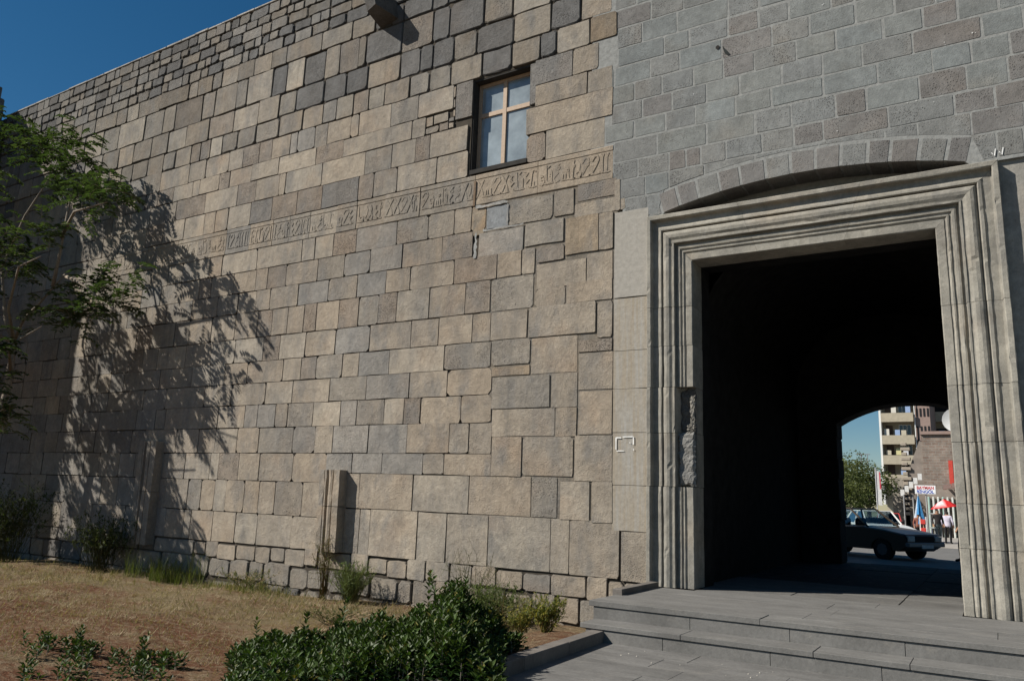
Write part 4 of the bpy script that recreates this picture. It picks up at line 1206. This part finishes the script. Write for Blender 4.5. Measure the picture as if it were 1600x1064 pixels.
for k, (x, z, h) in enumerate([(-11.2,9.9,1.3),(-10.0,9.9,1.1),(-9.3,9.9,1.0),(-11.1,7.5,.9),(-10.0,7.5,1.3),(-9.2,7.5,1.0),(-10.3,12.7,1.2),(-8.7,12.7,1.2),(-9.6,5.1,1.2)]):
    MB().box(x-.25, x+.3, 95.3, 95.4, z+.72, z+.75+h*.6, (*random.choice(lc), 1)).build("hanging_washing", M_VC, ap)
stt = MB()
stt.box(-7.98, -6.3, 95.3, 106, zb0, 18.5); st_o = stt.build("stair_tower", M_CONC2, ap)
for r_, (za, zc) in enumerate([(12.0,13.9),(9.6,11.7),(8.0,9.1)]):
    for k in range(4): MB().box(-7.80+k*.40, -7.62+k*.40, 95.24, 95.31, za+(.9 if r_ == 0 else 0), zc).build("stair_slot", M_BLACK, st_o)
MB().tube([(-7.95,95.1,8.3),(-7.95,95.1,18)], .06, 6).build("drainpipe", M_WPAINT, ap)

b2 = thing("rear_apartment_block", "second apartment block with blue laundry behind the stair tower", "building", (-3, 110, sz(110)))
MB().box(-7.6, 4, 108, 118, sz(110), 19).build("wall", M_CONC, b2)
for z in (10.2, 13.6, 17.): 
    MB().box(-7.4, 4, 106.2, 108, z-.25, z).build("balcony_slab", M_CONC, b2)
    MB().box(-7.4, 4, 106.0, 106.2, z-.3, z+1.0).build("balcony_parapet", M_CONC, b2)
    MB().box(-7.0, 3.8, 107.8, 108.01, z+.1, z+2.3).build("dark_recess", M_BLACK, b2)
for x in (-6,-5,-4.2): MB().box(x, x+.7, 106.0, 106.05, 11.25, 12.1, (.2,.4,.65,1)).build("hanging_washing", M_VC, b2)
# satellite dish on the brick building
def dish(x, y, z, r):
    t = thing("satellite_dish", "white satellite dish on the brick building's roof edge", "dish", (x, y+.6, z-r-.4))
    mb = MB(); vs = [(x, y, z)]; n = 20
    for q, f in enumerate((.5, 1.0)):
        for k in range(n):
            a = 2*math.pi*k/n; vs.append((x+r*f*math.cos(a), y-.22*r*f*f, z+r*f*math.sin(a)))
    fs = [(0, 1+k, 1+(k+1) % n) for k in range(n)]+[(1+k, 1+n+k, 1+n+(k+1) % n, 1+(k+1) % n) for k in range(n)]
    mb.add(vs, fs); mb.build("dish_bowl", M_WPAINT, t, smooth=True)
    MB().tube([(x, y+.05, z), (x, y+.5, z-.2), (x, y+.55, z-r-.5)], .05, 6).build("mast", M_METAL, t)
    MB().tube([(x-.1, y-.1, z-r*.9), (x, y-r*.8, z-.05)], .025, 5).build("feed_arm", M_METAL, t)

# brick building with stepped broken flank, running along the right of the street
def brick_mat():
    m, nt, nd, lk, bs = mat("rough_brick")
    P = pos(nt)
    mp = N(nt, "ShaderNodeMapping"); mp.inputs['Rotation'].default_value = (math.radians(90), 0, 0)
    lk.new(P, mp.inputs[0])
    bk = nt.nodes.new("ShaderNodeTexBrick"); lk.new(mp.outputs[0], bk.inputs['Vector'])
    bk.inputs['Color1'].default_value = (.21,.15,.118,1); bk.inputs['Color2'].default_value = (.25,.20,.162,1); bk.inputs['Mortar'].default_value = (.26,.235,.205,1)
    bk.inputs['Scale'].default_value = 1.0; bk.inputs['Brick Width'].default_value = .5; bk.inputs['Row Height'].default_value = .22; bk.inputs['Mortar Size'].default_value = .025
    n = noise(nt, P, 1.6, 5, .7)
    lk.new(mixc(nt, 1.0, bk.outputs[0], ramp(nt, n, .3, .7, .6, 1.35), 'MULTIPLY'), bs.inputs['Base Color'])
    bs.inputs['Roughness'].default_value = .95; return m
M_BRICK = brick_mat()
bb = thing("brick_building", "rough old brick building with a sloping broken flank, right side of the street", "building", (-2, 62, sz(62)))
MB().box(-4.95, 10, 60, 72, sz(62)-.2, 7.75).build("brick_wall", M_BRICK, bb)
MB().box(-5.05, 10.1, 59.8, 72.1, 7.7, 7.95).build("roof_edge", M_CONC2, bb)
fk = MB()
vs = [(-6.15,60.2,sz(60)-.2),(-4.9,60.2,sz(60)-.2),(-4.9,60.2,7.1),(-5.15,60.2,7.2),(-6.15,60.2,4.6)]
fk.add(vs+[(a,68,c) for a,b,c in vs], [(0,1,2,3,4),(9,8,7,6,5),(0,4,9,5),(4,3,8,9),(3,2,7,8)]); fk.build("rendered_flank", plain("old_render", (.25,.215,.185), .95, .1, var=.25, scale=2), bb)
for k in range(15):
    z = 1.2+k*.40
    MB().bbox(-6.55+R(-.08,.08), -6.16+(.30 if k % 2 else .05), 60.0, 60.45, z, z+.26, .03, (.36,.31,.25,1)).build("toothing_stone", M_VC, bb)
MB().box(-7.4, -6.5, 60.6, 68, sz(62)-.2, 4.2).build("low_wing", plain("grey_render", (.30,.27,.23), .95, .1, var=.2, scale=2), bb)
MB().box(-3.15, -2.85, 59.85, 59.99, 3.6, 5.6, (.55,.07,.05,1)).build("red_signboard", M_VC, bb)
MB().box(-2.55, -2.30, 59.9, 59.99, 4.0, 5.0, (.6,.6,.56,1)).build("small_sign", M_VC, bb)
dish(-2.4, 59.3, 8.75, .95)

# row of shops in front of the brick building
sh = thing("shop_row", "low row of shops with pale pillars and a tiled awning along the pavement", "building", (-1.5, 46, sz(46)))
MB().box(-3.9, 8, 46, 58, sz(46)-.2, 3.0).build("shop_wall", plain("shop_render", (.27,.23,.2), .95, .1, var=.25, scale=1.5), sh)
for k in range(9):
    MB().bbox(-3.85+k*.27, -3.74+k*.27, 45.7, 45.95, sz(46), 2.5, .02, (.6,.62,.58,1) if k % 3 else (.35,.5,.45,1)).build("shop_pillar", M_VC, sh)
for k in range(7):
    MB().box(-3.62+k*.27, -3.45+k*.27, 45.9, 45.99, sz(46)+.1, 2.2, (.05,.05,.06,1) if k % 2 else (.3,.22,.18,1)).build("shop_opening", M_VC, sh)
for k in range(8):
    x = -2.9+k*.24
    MB().add([(x,45.1,3.0+k*.05),(x+.22,45.1,3.02+k*.05),(x+.22,46,3.3+k*.05),(x,46,3.3+k*.05),(x,45.1,2.93+k*.05),(x+.22,45.1,2.95+k*.05)], [(0,1,2,3),(0,4,5,1)], (.18,.12,.1,1)).build("awning_tile", M_VC, sh)
wsg = thing("shop_sign_strip", "strip of small white shop signs stepping down the street", "sign", (-6, 52, 2.4))
for k in range(5): MB().box(-6.0+k*.32, -5.74+k*.32, 52-k*.3, 52.06-k*.3, 2.6+k*.28, 3.05+k*.28, (.62,.62,.6,1)).build("sign_panel", M_VC, wsg)
MB().tube([(-5.2,52,sz(52)),(-5.2,52,2.7)], .05, 6, (.3,.3,.3,1)).build("sign_post", M_VC, wsg)
MB().tube([(-5.8,52,sz(52)),(-5.8,52,2.7)], .05, 6, (.3,.3,.3,1)).build("sign_post", M_VC, wsg)

# the hanging sign BAYMAN / BINGOL
sg = thing("shop_sign", "white rectangular sign with red and blue lettering on two lines, above the parasols", "sign", (-3.55, 40, sz(40)))
MB().bbox(-4.10, -3.02, 40.0, 40.07, 2.55, 3.05, .01, (.78,.79,.80,1)).build("sign_board", M_VC, sg)
MB().tube([(-3.55,40.1,sz(40)),(-3.55,40.1,2.9)], .035, 6, (.35,.35,.35,1)).build("sign_post", M_VC, sg)
def lettering(txt, x, y, z, size, wd, c, parent):
    cu = bpy.data.curves.new("t", 'FONT'); cu.body = txt; cu.size = size; cu.align_x = 'CENTER'; cu.offset = .006
    o = bpy.data.objects.new("t", cu); col.objects.link(o)
    me = bpy.data.meshes.new_from_object(o.evaluated_get(bpy.context.evaluated_depsgraph_get()))
    bpy.data.objects.remove(o)
    xs_ = [v.co.x for v in me.vertices]; k = wd/(max(xs_)-min(xs_)); mid = (max(xs_)+min(xs_))/2
    mb = MB(); mb.add([((v.co.x-mid)*k+x, y, v.co.y+z) for v in me.vertices], [tuple(p.vertices) for p in me.polygons], c)
    return mb.build("sign_lettering", M_VC, parent)
lettering("BAYMAN", -3.56, 39.992, 2.825, .25, .88, (.55,.05,.06,1), sg)
lettering("BİNGÖL", -3.56, 39.992, 2.60, .25, .88, (.05,.10,.45,1), sg)

# parasols
def parasol_closed(x, y, h, r, c1, c2, label):
    t = thing("folded_parasol", label, "parasol", (x, y, sz(y)))
    g = sz(y); n = 12; mb = MB(); vs = [(x, y, g+h)]; cs_ = [c1]
    for q, (f, z) in enumerate(((.25,.85),(.6,.6),(1.,.38))):
        for k in range(n):
            a = 2*math.pi*k/n; rr = r*f*(1 if k % 2 else .72); vs.append((x+rr*math.cos(a), y+rr*math.sin(a), g+h*z)); cs_.append(c2 if (k//2) % 3 == 0 else c1)
    fs = [(0, 1+k, 1+(k+1) % n) for k in range(n)]+[(1+q*n+k, 1+(q+1)*n+k, 1+(q+1)*n+(k+1) % n, 1+q*n+(k+1) % n) for q in range(2) for k in range(n)]
    mb.add(vs, fs, [(*c, 1) for c in cs_]); mb.build("canopy", M_VC, t)
    MB().tube([(x,y,g),(x,y,g+h+.08)], .025, 6, (.6,.6,.6,1)).build("pole", M_VC, t)
    MB().box(x-.22, x+.22, y-.22, y+.22, g, g+.1, (.4,.4,.4,1)).build("base", M_VC, t)
parasol_closed(-3.35, 32, 2.35, .34, (.05,.22,.45), (.6,.65,.7), "blue and white folded parasol standing beside the vendor's cart")
t = thing("open_parasol", "bright red open parasol with a white swoosh over the stall", "parasol", (-2.35, 33, sz(33)))
mb = MB(); n = 10; g = sz(33); vs = [(-2.3, 33, g+2.15)]; cs_ = [(.65,.03,.03,1)]
for f, z in ((.5,1.98),(1.,1.72)):
    for k in range(n):
        a = 2*math.pi*k/n; vs.append((-2.3+.62*f*math.cos(a), 33+.62*f*math.sin(a), g+z+.10*f*math.cos(a))); cs_.append((.65,.03,.03,1) if k not in (6,7) or f > .9 else (.75,.7,.7,1))
mb.add(vs, [(0,1+k,1+(k+1) % n) for k in range(n)]+[(1+k,1+n+k,1+n+(k+1) % n,1+(k+1) % n) for k in range(n)], cs_); mb.build("canopy", M_VC, t)
MB().tube([(-2.3,33,g),(-2.3,33,g+2.1)], .025, 6, (.7,.7,.7,1)).build("pole", M_VC, t)
MB().box(-2.5, -2.1, 32.8, 33.2, g, g+.08, (.4,.4,.4,1)).build("base", M_VC, t)
ct = thing("vendor_cart", "small red and white vendor's stand with a blue cooler box at its foot", "cart", (-3.2, 31, sz(31)))
g = sz(31)
for x in (-3.28, -3.02): MB().bbox(x, x+.05, 30.9, 30.96, g, g+1.25, .005, (.7,.68,.66,1)).build("upright", M_VC, ct)
for z in (.15,.5,.9): MB().bbox(-3.23, -3.02, 30.88, 31.2, g+z, g+z+.22, .01, (.55,.06,.05,1)).build("red_shelf", M_VC, ct)
cb = MB().bbox(-2.98, -2.62, 30.8, 31.15, g, g+.24, .02, (.12,.33,.55,1)).build("cooler_box", M_VC, ct)
MB().bbox(-2.99, -2.61, 30.79, 31.16, g+.24, g+.31, .015, (.7,.75,.78,1)).build("cooler_lid", M_VC, cb)
sl = thing("display_stand", "glass and wire display stand behind the vendor", "stall", (-2.9, 33.6, sz(33.6)))
g = sz(33.6)
for k in range(4): MB().bbox(-3.0, -2.5, 33.5, 33.9, g+.35+k*.35, g+.39+k*.35, .005, (.55,.58,.58,1)).build("shelf", M_VC, sl)
for x in (-3.0, -2.53): MB().bbox(x, x+.04, 33.5, 33.54, g, g+1.5, .005, (.5,.5,.5,1)).build("leg", M_VC, sl)
for k in range(6): MB().bbox(-2.98+k*.08, -2.92+k*.08, 33.55, 33.6, g+.4+(k % 3)*.35, g+.62+(k % 3)*.35, .005, (*random.choice(lc), 1)).build("wares", M_VC, sl)

# people ---------------------------------------------------------------------
def person(label, x, y, h, rz, shirt, trousers, hair, skin=(.35,.2,.13), pose=0, skirt=False):
    t = thing("person", label, "person", (x, y, sz(y)), "people in the street")
    k = h/1.75
    J = dict(pel=(0,0,.95), sp=(0,-.01,1.15), ch=(0,0,1.38), nk=(0,-.01,1.50), hd=(0,-.03,1.60), top=(0,-.02,1.70))
    for s, n in ((1,'l'),(-1,'r')):
        st_ = .10*s if pose == 0 else .20*s
        J['hip'+n] = (.10*s,0,.92); J['kn'+n] = (.11*s,-.03+st_*.3,.50); J['an'+n] = (.11*s,st_*.5+.02,.09); J['to'+n] = (.13*s,st_*.5-.15,.04)
        J['sh'+n] = (.19*s,0,1.42); J['el'+n] = (.27*s,.02,1.14); J['wr'+n] = (.26*s,-.12,.92); J['ha'+n] = (.25*s,-.17,.82)
    rad = dict(pel=.15,sp=.14,ch=.16,nk=.06,hd=.095,top=.07,hipl=.105,hipr=.105,knl=.07,knr=.07,anl=.05,anr=.05,tol=.045,tor=.045,shl=.075,shr=.075,ell=.05,elr=.05,wrl=.037,wrr=.037,hal=.04,har=.04)
    E_ = [('pel','sp'),('sp','ch'),('ch','nk'),('nk','hd'),('hd','top')]
    for n in 'lr': E_ += [('pel','hip'+n),('hip'+n,'kn'+n),('kn'+n,'an'+n),('an'+n,'to'+n),('ch','sh'+n),('sh'+n,'el'+n),('el'+n,'wr'+n),('wr'+n,'ha'+n)]
    names = list(J); me = bpy.data.meshes.new("sk")
    cz_, sz_ = math.cos(rz), math.sin(rz)
    me.from_pydata([(p[0]*k*cz_-p[1]*k*sz_, p[0]*k*sz_+p[1]*k*cz_, p[2]*k) for p in J.values()], [(names.index(a), names.index(b)) for a, b in E_], [])
    o = bpy.data.objects.new("sk", me); col.objects.link(o)
    md = o.modifiers.new("s", 'SKIN'); md.use_smooth_shade = True
    for i, n in enumerate(names):
        q = rad[n]*k; me.skin_vertices[0].data[i].radius = (q, q*(.75 if n in ('pel','sp','ch') else 1)); me.skin_vertices[0].data[i].use_root = (n == 'pel')
    o.modifiers.new("u", 'SUBSURF').levels = 1
    ev = bpy.data.meshes.new_from_object(o.evaluated_get(bpy.context.evaluated_depsgraph_get())); bpy.data.objects.remove(o)
    cs_ = []
    for v in ev.vertices:
        z = v.co.z/k; lx_ = abs(v.co.x*cz_+v.co.y*sz_)/k; ly = (-v.co.x*sz_+v.co.y*cz_)/k
        if z > 1.62 or (z > 1.52 and ly > .0): c = hair
        elif z > 1.47: c = skin
        elif z < .09: c = (.02,.02,.02)
        elif lx_ > .2 and z < .98: c = skin
        elif z > .93 or lx_ > .23: c = shirt
        else: c = trousers
        cs_.append((*c, 1))
    mb = MB(); mb.add([(v.co.x+x, v.co.y+y, v.co.z+sz(y)) for v in ev.vertices], [tuple(p.vertices) for p in ev.polygons], cs_)
    b_ = mb.build("body", M_VC, t, smooth=True)
    return t
person("person in a dark jacket and grey trousers bending at the vendor's stand", -2.55, 31.6, 1.66, .5, (.04,.035,.035), (.12,.15,.15), (.02,.02,.02))
person("person in a pale lilac shirt and black trousers seen from behind", -2.17, 32.2, 1.60, 2.9, (.55,.52,.62), (.02,.02,.022), (.02,.018,.016))
person("person in a brown top standing behind the red stand", -3.40, 31.8, 1.40, .3, (.25,.1,.07), (.02,.02,.02), (.02,.02,.02))
person("person in dark clothes stepping out from behind the portal's right jamb, mostly hidden", -.90, 14.0, 1.72, -1.45, (.03,.03,.035), (.02,.02,.022), (.02,.02,.02), pose=1)

# street tree, banner, antenna
def round_tree(label, x, y, h, r, n):
    g = sz(y); t = thing("street_tree", label, "tree", (x, y, g), "trees beyond the parked cars")
    MB().tube([(x,y,g),(x+.1,y,g+h*.35),(x,y,g+h*.6)], [.2,.16,.1], 7).build("trunk", M_BARK, t, smooth=True)
    mb = MB()
    blobs = [(x+R(-.7,.7)*r, y+R(-.6,.6)*r, g+h-r*R(.5,1.5), r*R(.35,.6)) for _ in range(14)]
    for k in range(n):
        bx, by, bz, br_ = random.choice(blobs); d = rv3(); p = Vector((bx,by,bz))+d*br_*R(.75,1.05)
        leaf(mb, p, rv3(), d, R(.16,.3), R(.1,.16), green((.085,.10,.03) if d.z > 0 else (.06,.08,.025), .35))
    mb.build("crown", M_WEED, t)
round_tree("round leafy street tree left of the apartment block", -9.0, 58, 6.1, 2.4, 3800)
round_tree("taller paler street tree half hidden by the passage's left edge", -12.0, 64, 7.0, 2.6, 3200)
round_tree("small street tree lower between the other trees", -10.2, 52, 4.6, 1.8, 2200)
bn = thing("street_banner", "tall white and red street banner on a pole before the apartment block", "banner", (-7.2, 50, sz(50)))
MB().tube([(-7.35,50,sz(50)),(-7.35,50,4.5)], .04, 6, (.5,.5,.5,1)).build("pole", M_VC, bn)
MB().add([(-7.33,50,1.9),(-7.02,50.05,1.85),(-7.05,50.05,4.2),(-7.33,50,4.35)], [(0,1,2,3)], (.72,.72,.7,1)).build("cloth", M_VC, bn)
MB().add([(-7.12,49.97,3.0),(-7.03,49.98,3.0),(-7.05,49.98,4.18),(-7.12,49.97,4.22)], [(0,1,2,3)], (.55,.05,.08,1)).build("red_stripe", M_VC, bn)
an = thing("roof_antenna", "thin metal roof antenna standing above the trees", "antenna", (-10.7, 70, 4.6))
MB().tube([(-10.9,70,4.2),(-10.9,70,6.7)], .04, 5).build("mast", M_METAL, an); MB().tube([(-11.4,70,6.72),(-10.1,70,6.70)], .04, 5).build("crossbar", M_METAL, an)
MB().tube([(-11.0,70,6.05),(-10.3,70,6.05)], .03, 5).build("crossbar", M_METAL, an); MB().tube([(-10.35,70,4.2),(-10.35,70,6.7)], .035, 5).build("mast", M_METAL, an)

# cars ---------------------------------------------------------------------------
def clear_glass():
    m, nt, nd, lk, bs = mat("car_glass")
    tp = N(nt, "ShaderNodeBsdfTransparent"); tp.inputs[0].default_value = (.72,.8,.82,1)
    gl = N(nt, "ShaderNodeBsdfGlossy"); gl.inputs['Roughness'].default_value = .03
    fr = N(nt, "ShaderNodeFresnel", IOR=1.4); mx = N(nt, "ShaderNodeMixShader")
    lk.new(fr.outputs[0], mx.inputs[0]); lk.new(tp.outputs[0], mx.inputs[1]); lk.new(gl.outputs[0], mx.inputs[2])
    lk.new(mx.outputs[0], nd["Material Output"].inputs[0]); return m
M_CG = clear_glass()
M_TYRE = plain("tyre_rubber", (.02,.02,.02), .9, .2)
def car(label, x, y, yaw, paint, name="parked_car", group="cars in the street", driver=False):
    """boxy saloon: built nose towards +X, then turned"""
    g = sz(y); t = thing(name, label, "car", (x, y, g), group); t.rotation_euler.z = yaw
    M_P = plain("car_paint", paint, .3, .5, metal=.0, var=.04)
    def part(mb, nm, mt, par=None, smooth=False): return mb.build(nm, mt, par or t, smooth, shift=False)
    W = .80
    # body: side outline lofted over five widths
    side = [(-2.05,.42),(-2.10,.60),(-2.06,.86),(-1.35,.90),(.62,.90),(1.35,.84),(2.0,.74),(2.06,.62),(2.04,.40),(1.72,.28),(-1.8,.28)]
    # wheel arches
    def outline():
        pts = []
        for p in [(-2.05,.42),(-2.10,.60),(-2.06,.86),(-1.35,.90),(.62,.90),(1.35,.84),(2.0,.74),(2.06,.62),(2.04,.40),(1.80,.26)]: pts.append(p)
        for cx_ in (1.28, -1.22):
            for a in range(0, 181, 30): pts.append((cx_+.36*math.cos(math.radians(a)), .27+.36*math.sin(math.radians(a))))
        pts.append((-1.85,.26)); return pts
    ol = outline(); n = len(ol); mb = MB(); vs = []
    lay = [(-W,.03),(-W+.04,0.),(W-.04,0.),(W,.03)]
    for yy, ins in lay:
        for a, b in ol: vs.append((a*(1-ins*.4), yy, b-(ins if b > .5 else -ins*.0)))
    fs = [(q*n+i, q*n+(i+1) % n, (q+1)*n+(i+1) % n, (q+1)*n+i) for q in range(3) for i in range(n)]+[tuple(range(n-1,-1,-1)), tuple(3*n+i for i in range(n))]
    mb.add(vs, fs); body = part(mb, "body", M_P)
    # roof and pillars
    mb = MB(); mb.bbox(-1.02, .12, -.60, .60, 1.37, 1.42, .015); part(mb, "roof", M_P)
    for sd in (-1, 1):
        for q0, q1, rr in (((.78,.70,.89),(.12,.58,1.38),.032), ((-.42,.72,.89),(-.42,.59,1.38),.03), ((-1.62,.70,.89),(-1.02,.58,1.38),.05)):
            part(MB().tube([(q0[0],sd*q0[1],q0[2]),(q1[0],sd*q1[1],q1[2])], rr, 5), "pillar", M_P, body)
    def pane(q): part(MB().add(q, [(0,1,2,3)]), "window", M_CG)
    pane([(.75,-.68,.90),(.75,.68,.90),(.13,.57,1.37),(.13,-.57,1.37)]); pane([(-1.6,-.68,.90),(-1.6,.68,.90),(-1.03,.57,1.37),(-1.03,-.57,1.37)])
    for s in (-1, 1):
        pane([(.73,s*.715,.90),(-.40,s*.725,.90),(-.40,s*.595,1.37),(.14,s*.59,1.37)]); pane([(-.44,s*.725,.90),(-1.57,s*.715,.90),(-1.02,s*.59,1.37),(-.44,s*.595,1.37)])
    for cx_ in (1.28, -1.22):
        for s in (-1, 1):
            w_ = MB(); n2 = 16; vs = []
            for yy in (s*.80, s*.60):
                for k in range(n2): vs.append((cx_+.29*math.cos(6.2832*k/n2), yy, .29+.29*math.sin(6.2832*k/n2)))
            w_.add(vs, [(k, (k+1) % n2, n2+(k+1) % n2, n2+k) for k in range(n2)]+[tuple(range(n2)), tuple(range(2*n2-1, n2-1, -1))])
            wo = part(w_, "wheel", M_TYRE)
            rm = MB(); rm.add([(cx_+.17*math.cos(.7854*k), s*.805, .29+.17*math.sin(.7854*k)) for k in range(8)], [tuple(range(8))], (.10,.10,.105,1)); part(rm, "rim", M_VC, wo)
    part(MB().bbox(2.0, 2.14, -.80, .80, .40, .52, .02), "front_bumper", M_METAL); part(MB().bbox(-2.2, -2.06, -.80, .80, .42, .54, .02), "rear_bumper", M_METAL)
    part(MB().bbox(2.03, 2.07, -.42, .42, .53, .70, .01), "grille", M_BLACK)
    for s in (-1, 1):
        part(MB().bbox(2.02, 2.08, s*.60-.15, s*.60+.15, .55, .69, .01, (.6,.6,.58,1)), "headlight", M_VC)
        part(MB().bbox(-2.13, -2.07, s*.62-.14, s*.62+.14, .60, .74, .01, (.45,.03,.03,1)), "tail_light", M_VC)
        part(MB().bbox(.52, .62, s*.84-.07, s*.84+.07, .92, 1.02, .015), "wing_mirror", M_BLACK)
    part(MB().bbox(2.13, 2.15, -.26, .26, .36, .46, .004, (.6,.6,.6,1)), "number_plate", M_VC)
    for sx in (-.25, -1.1):
        for s in (-.36, .36): part(MB().bbox(sx-.1, sx+.05, s-.22, s+.22, .5, 1.12, .05), "seat", M_BLACK)
    return t
car("dark boxy saloon car in the shade just outside the passage", -3.62, 14.4, math.radians(-30), (.06,.048,.036), "saloon_car")  # body colour darkened to stand in for the shade on it
car("white car parked in the sun behind the dark saloon", -4.4, 24.5, math.radians(-62), (.7,.7,.68))
car("silver car parked farther along, left of the white car", -6.4, 30, math.radians(-70), (.5,.5,.52))
car("blue grey car at the back of the parked row", -8.0, 36, math.radians(-75), (.15,.2,.3))
car("red car parked by the pavement near the banner", -6.0, 44, math.radians(-85), (.45,.05,.05))
dr = thing("pavement_kerb", "pale raised pavement edge in front of the shops", "kerb", (-3, 30, sz(30)))
for k in range(10): 
    y = 26+k*2.4; MB().bbox(-3.9-.16*k, 8, y+.01, y+2.39, sz(y)-.3, sz(y)+.02, .01, (.36,.33,.29,1)).build("pavement_slab", M_PAVE, dr)
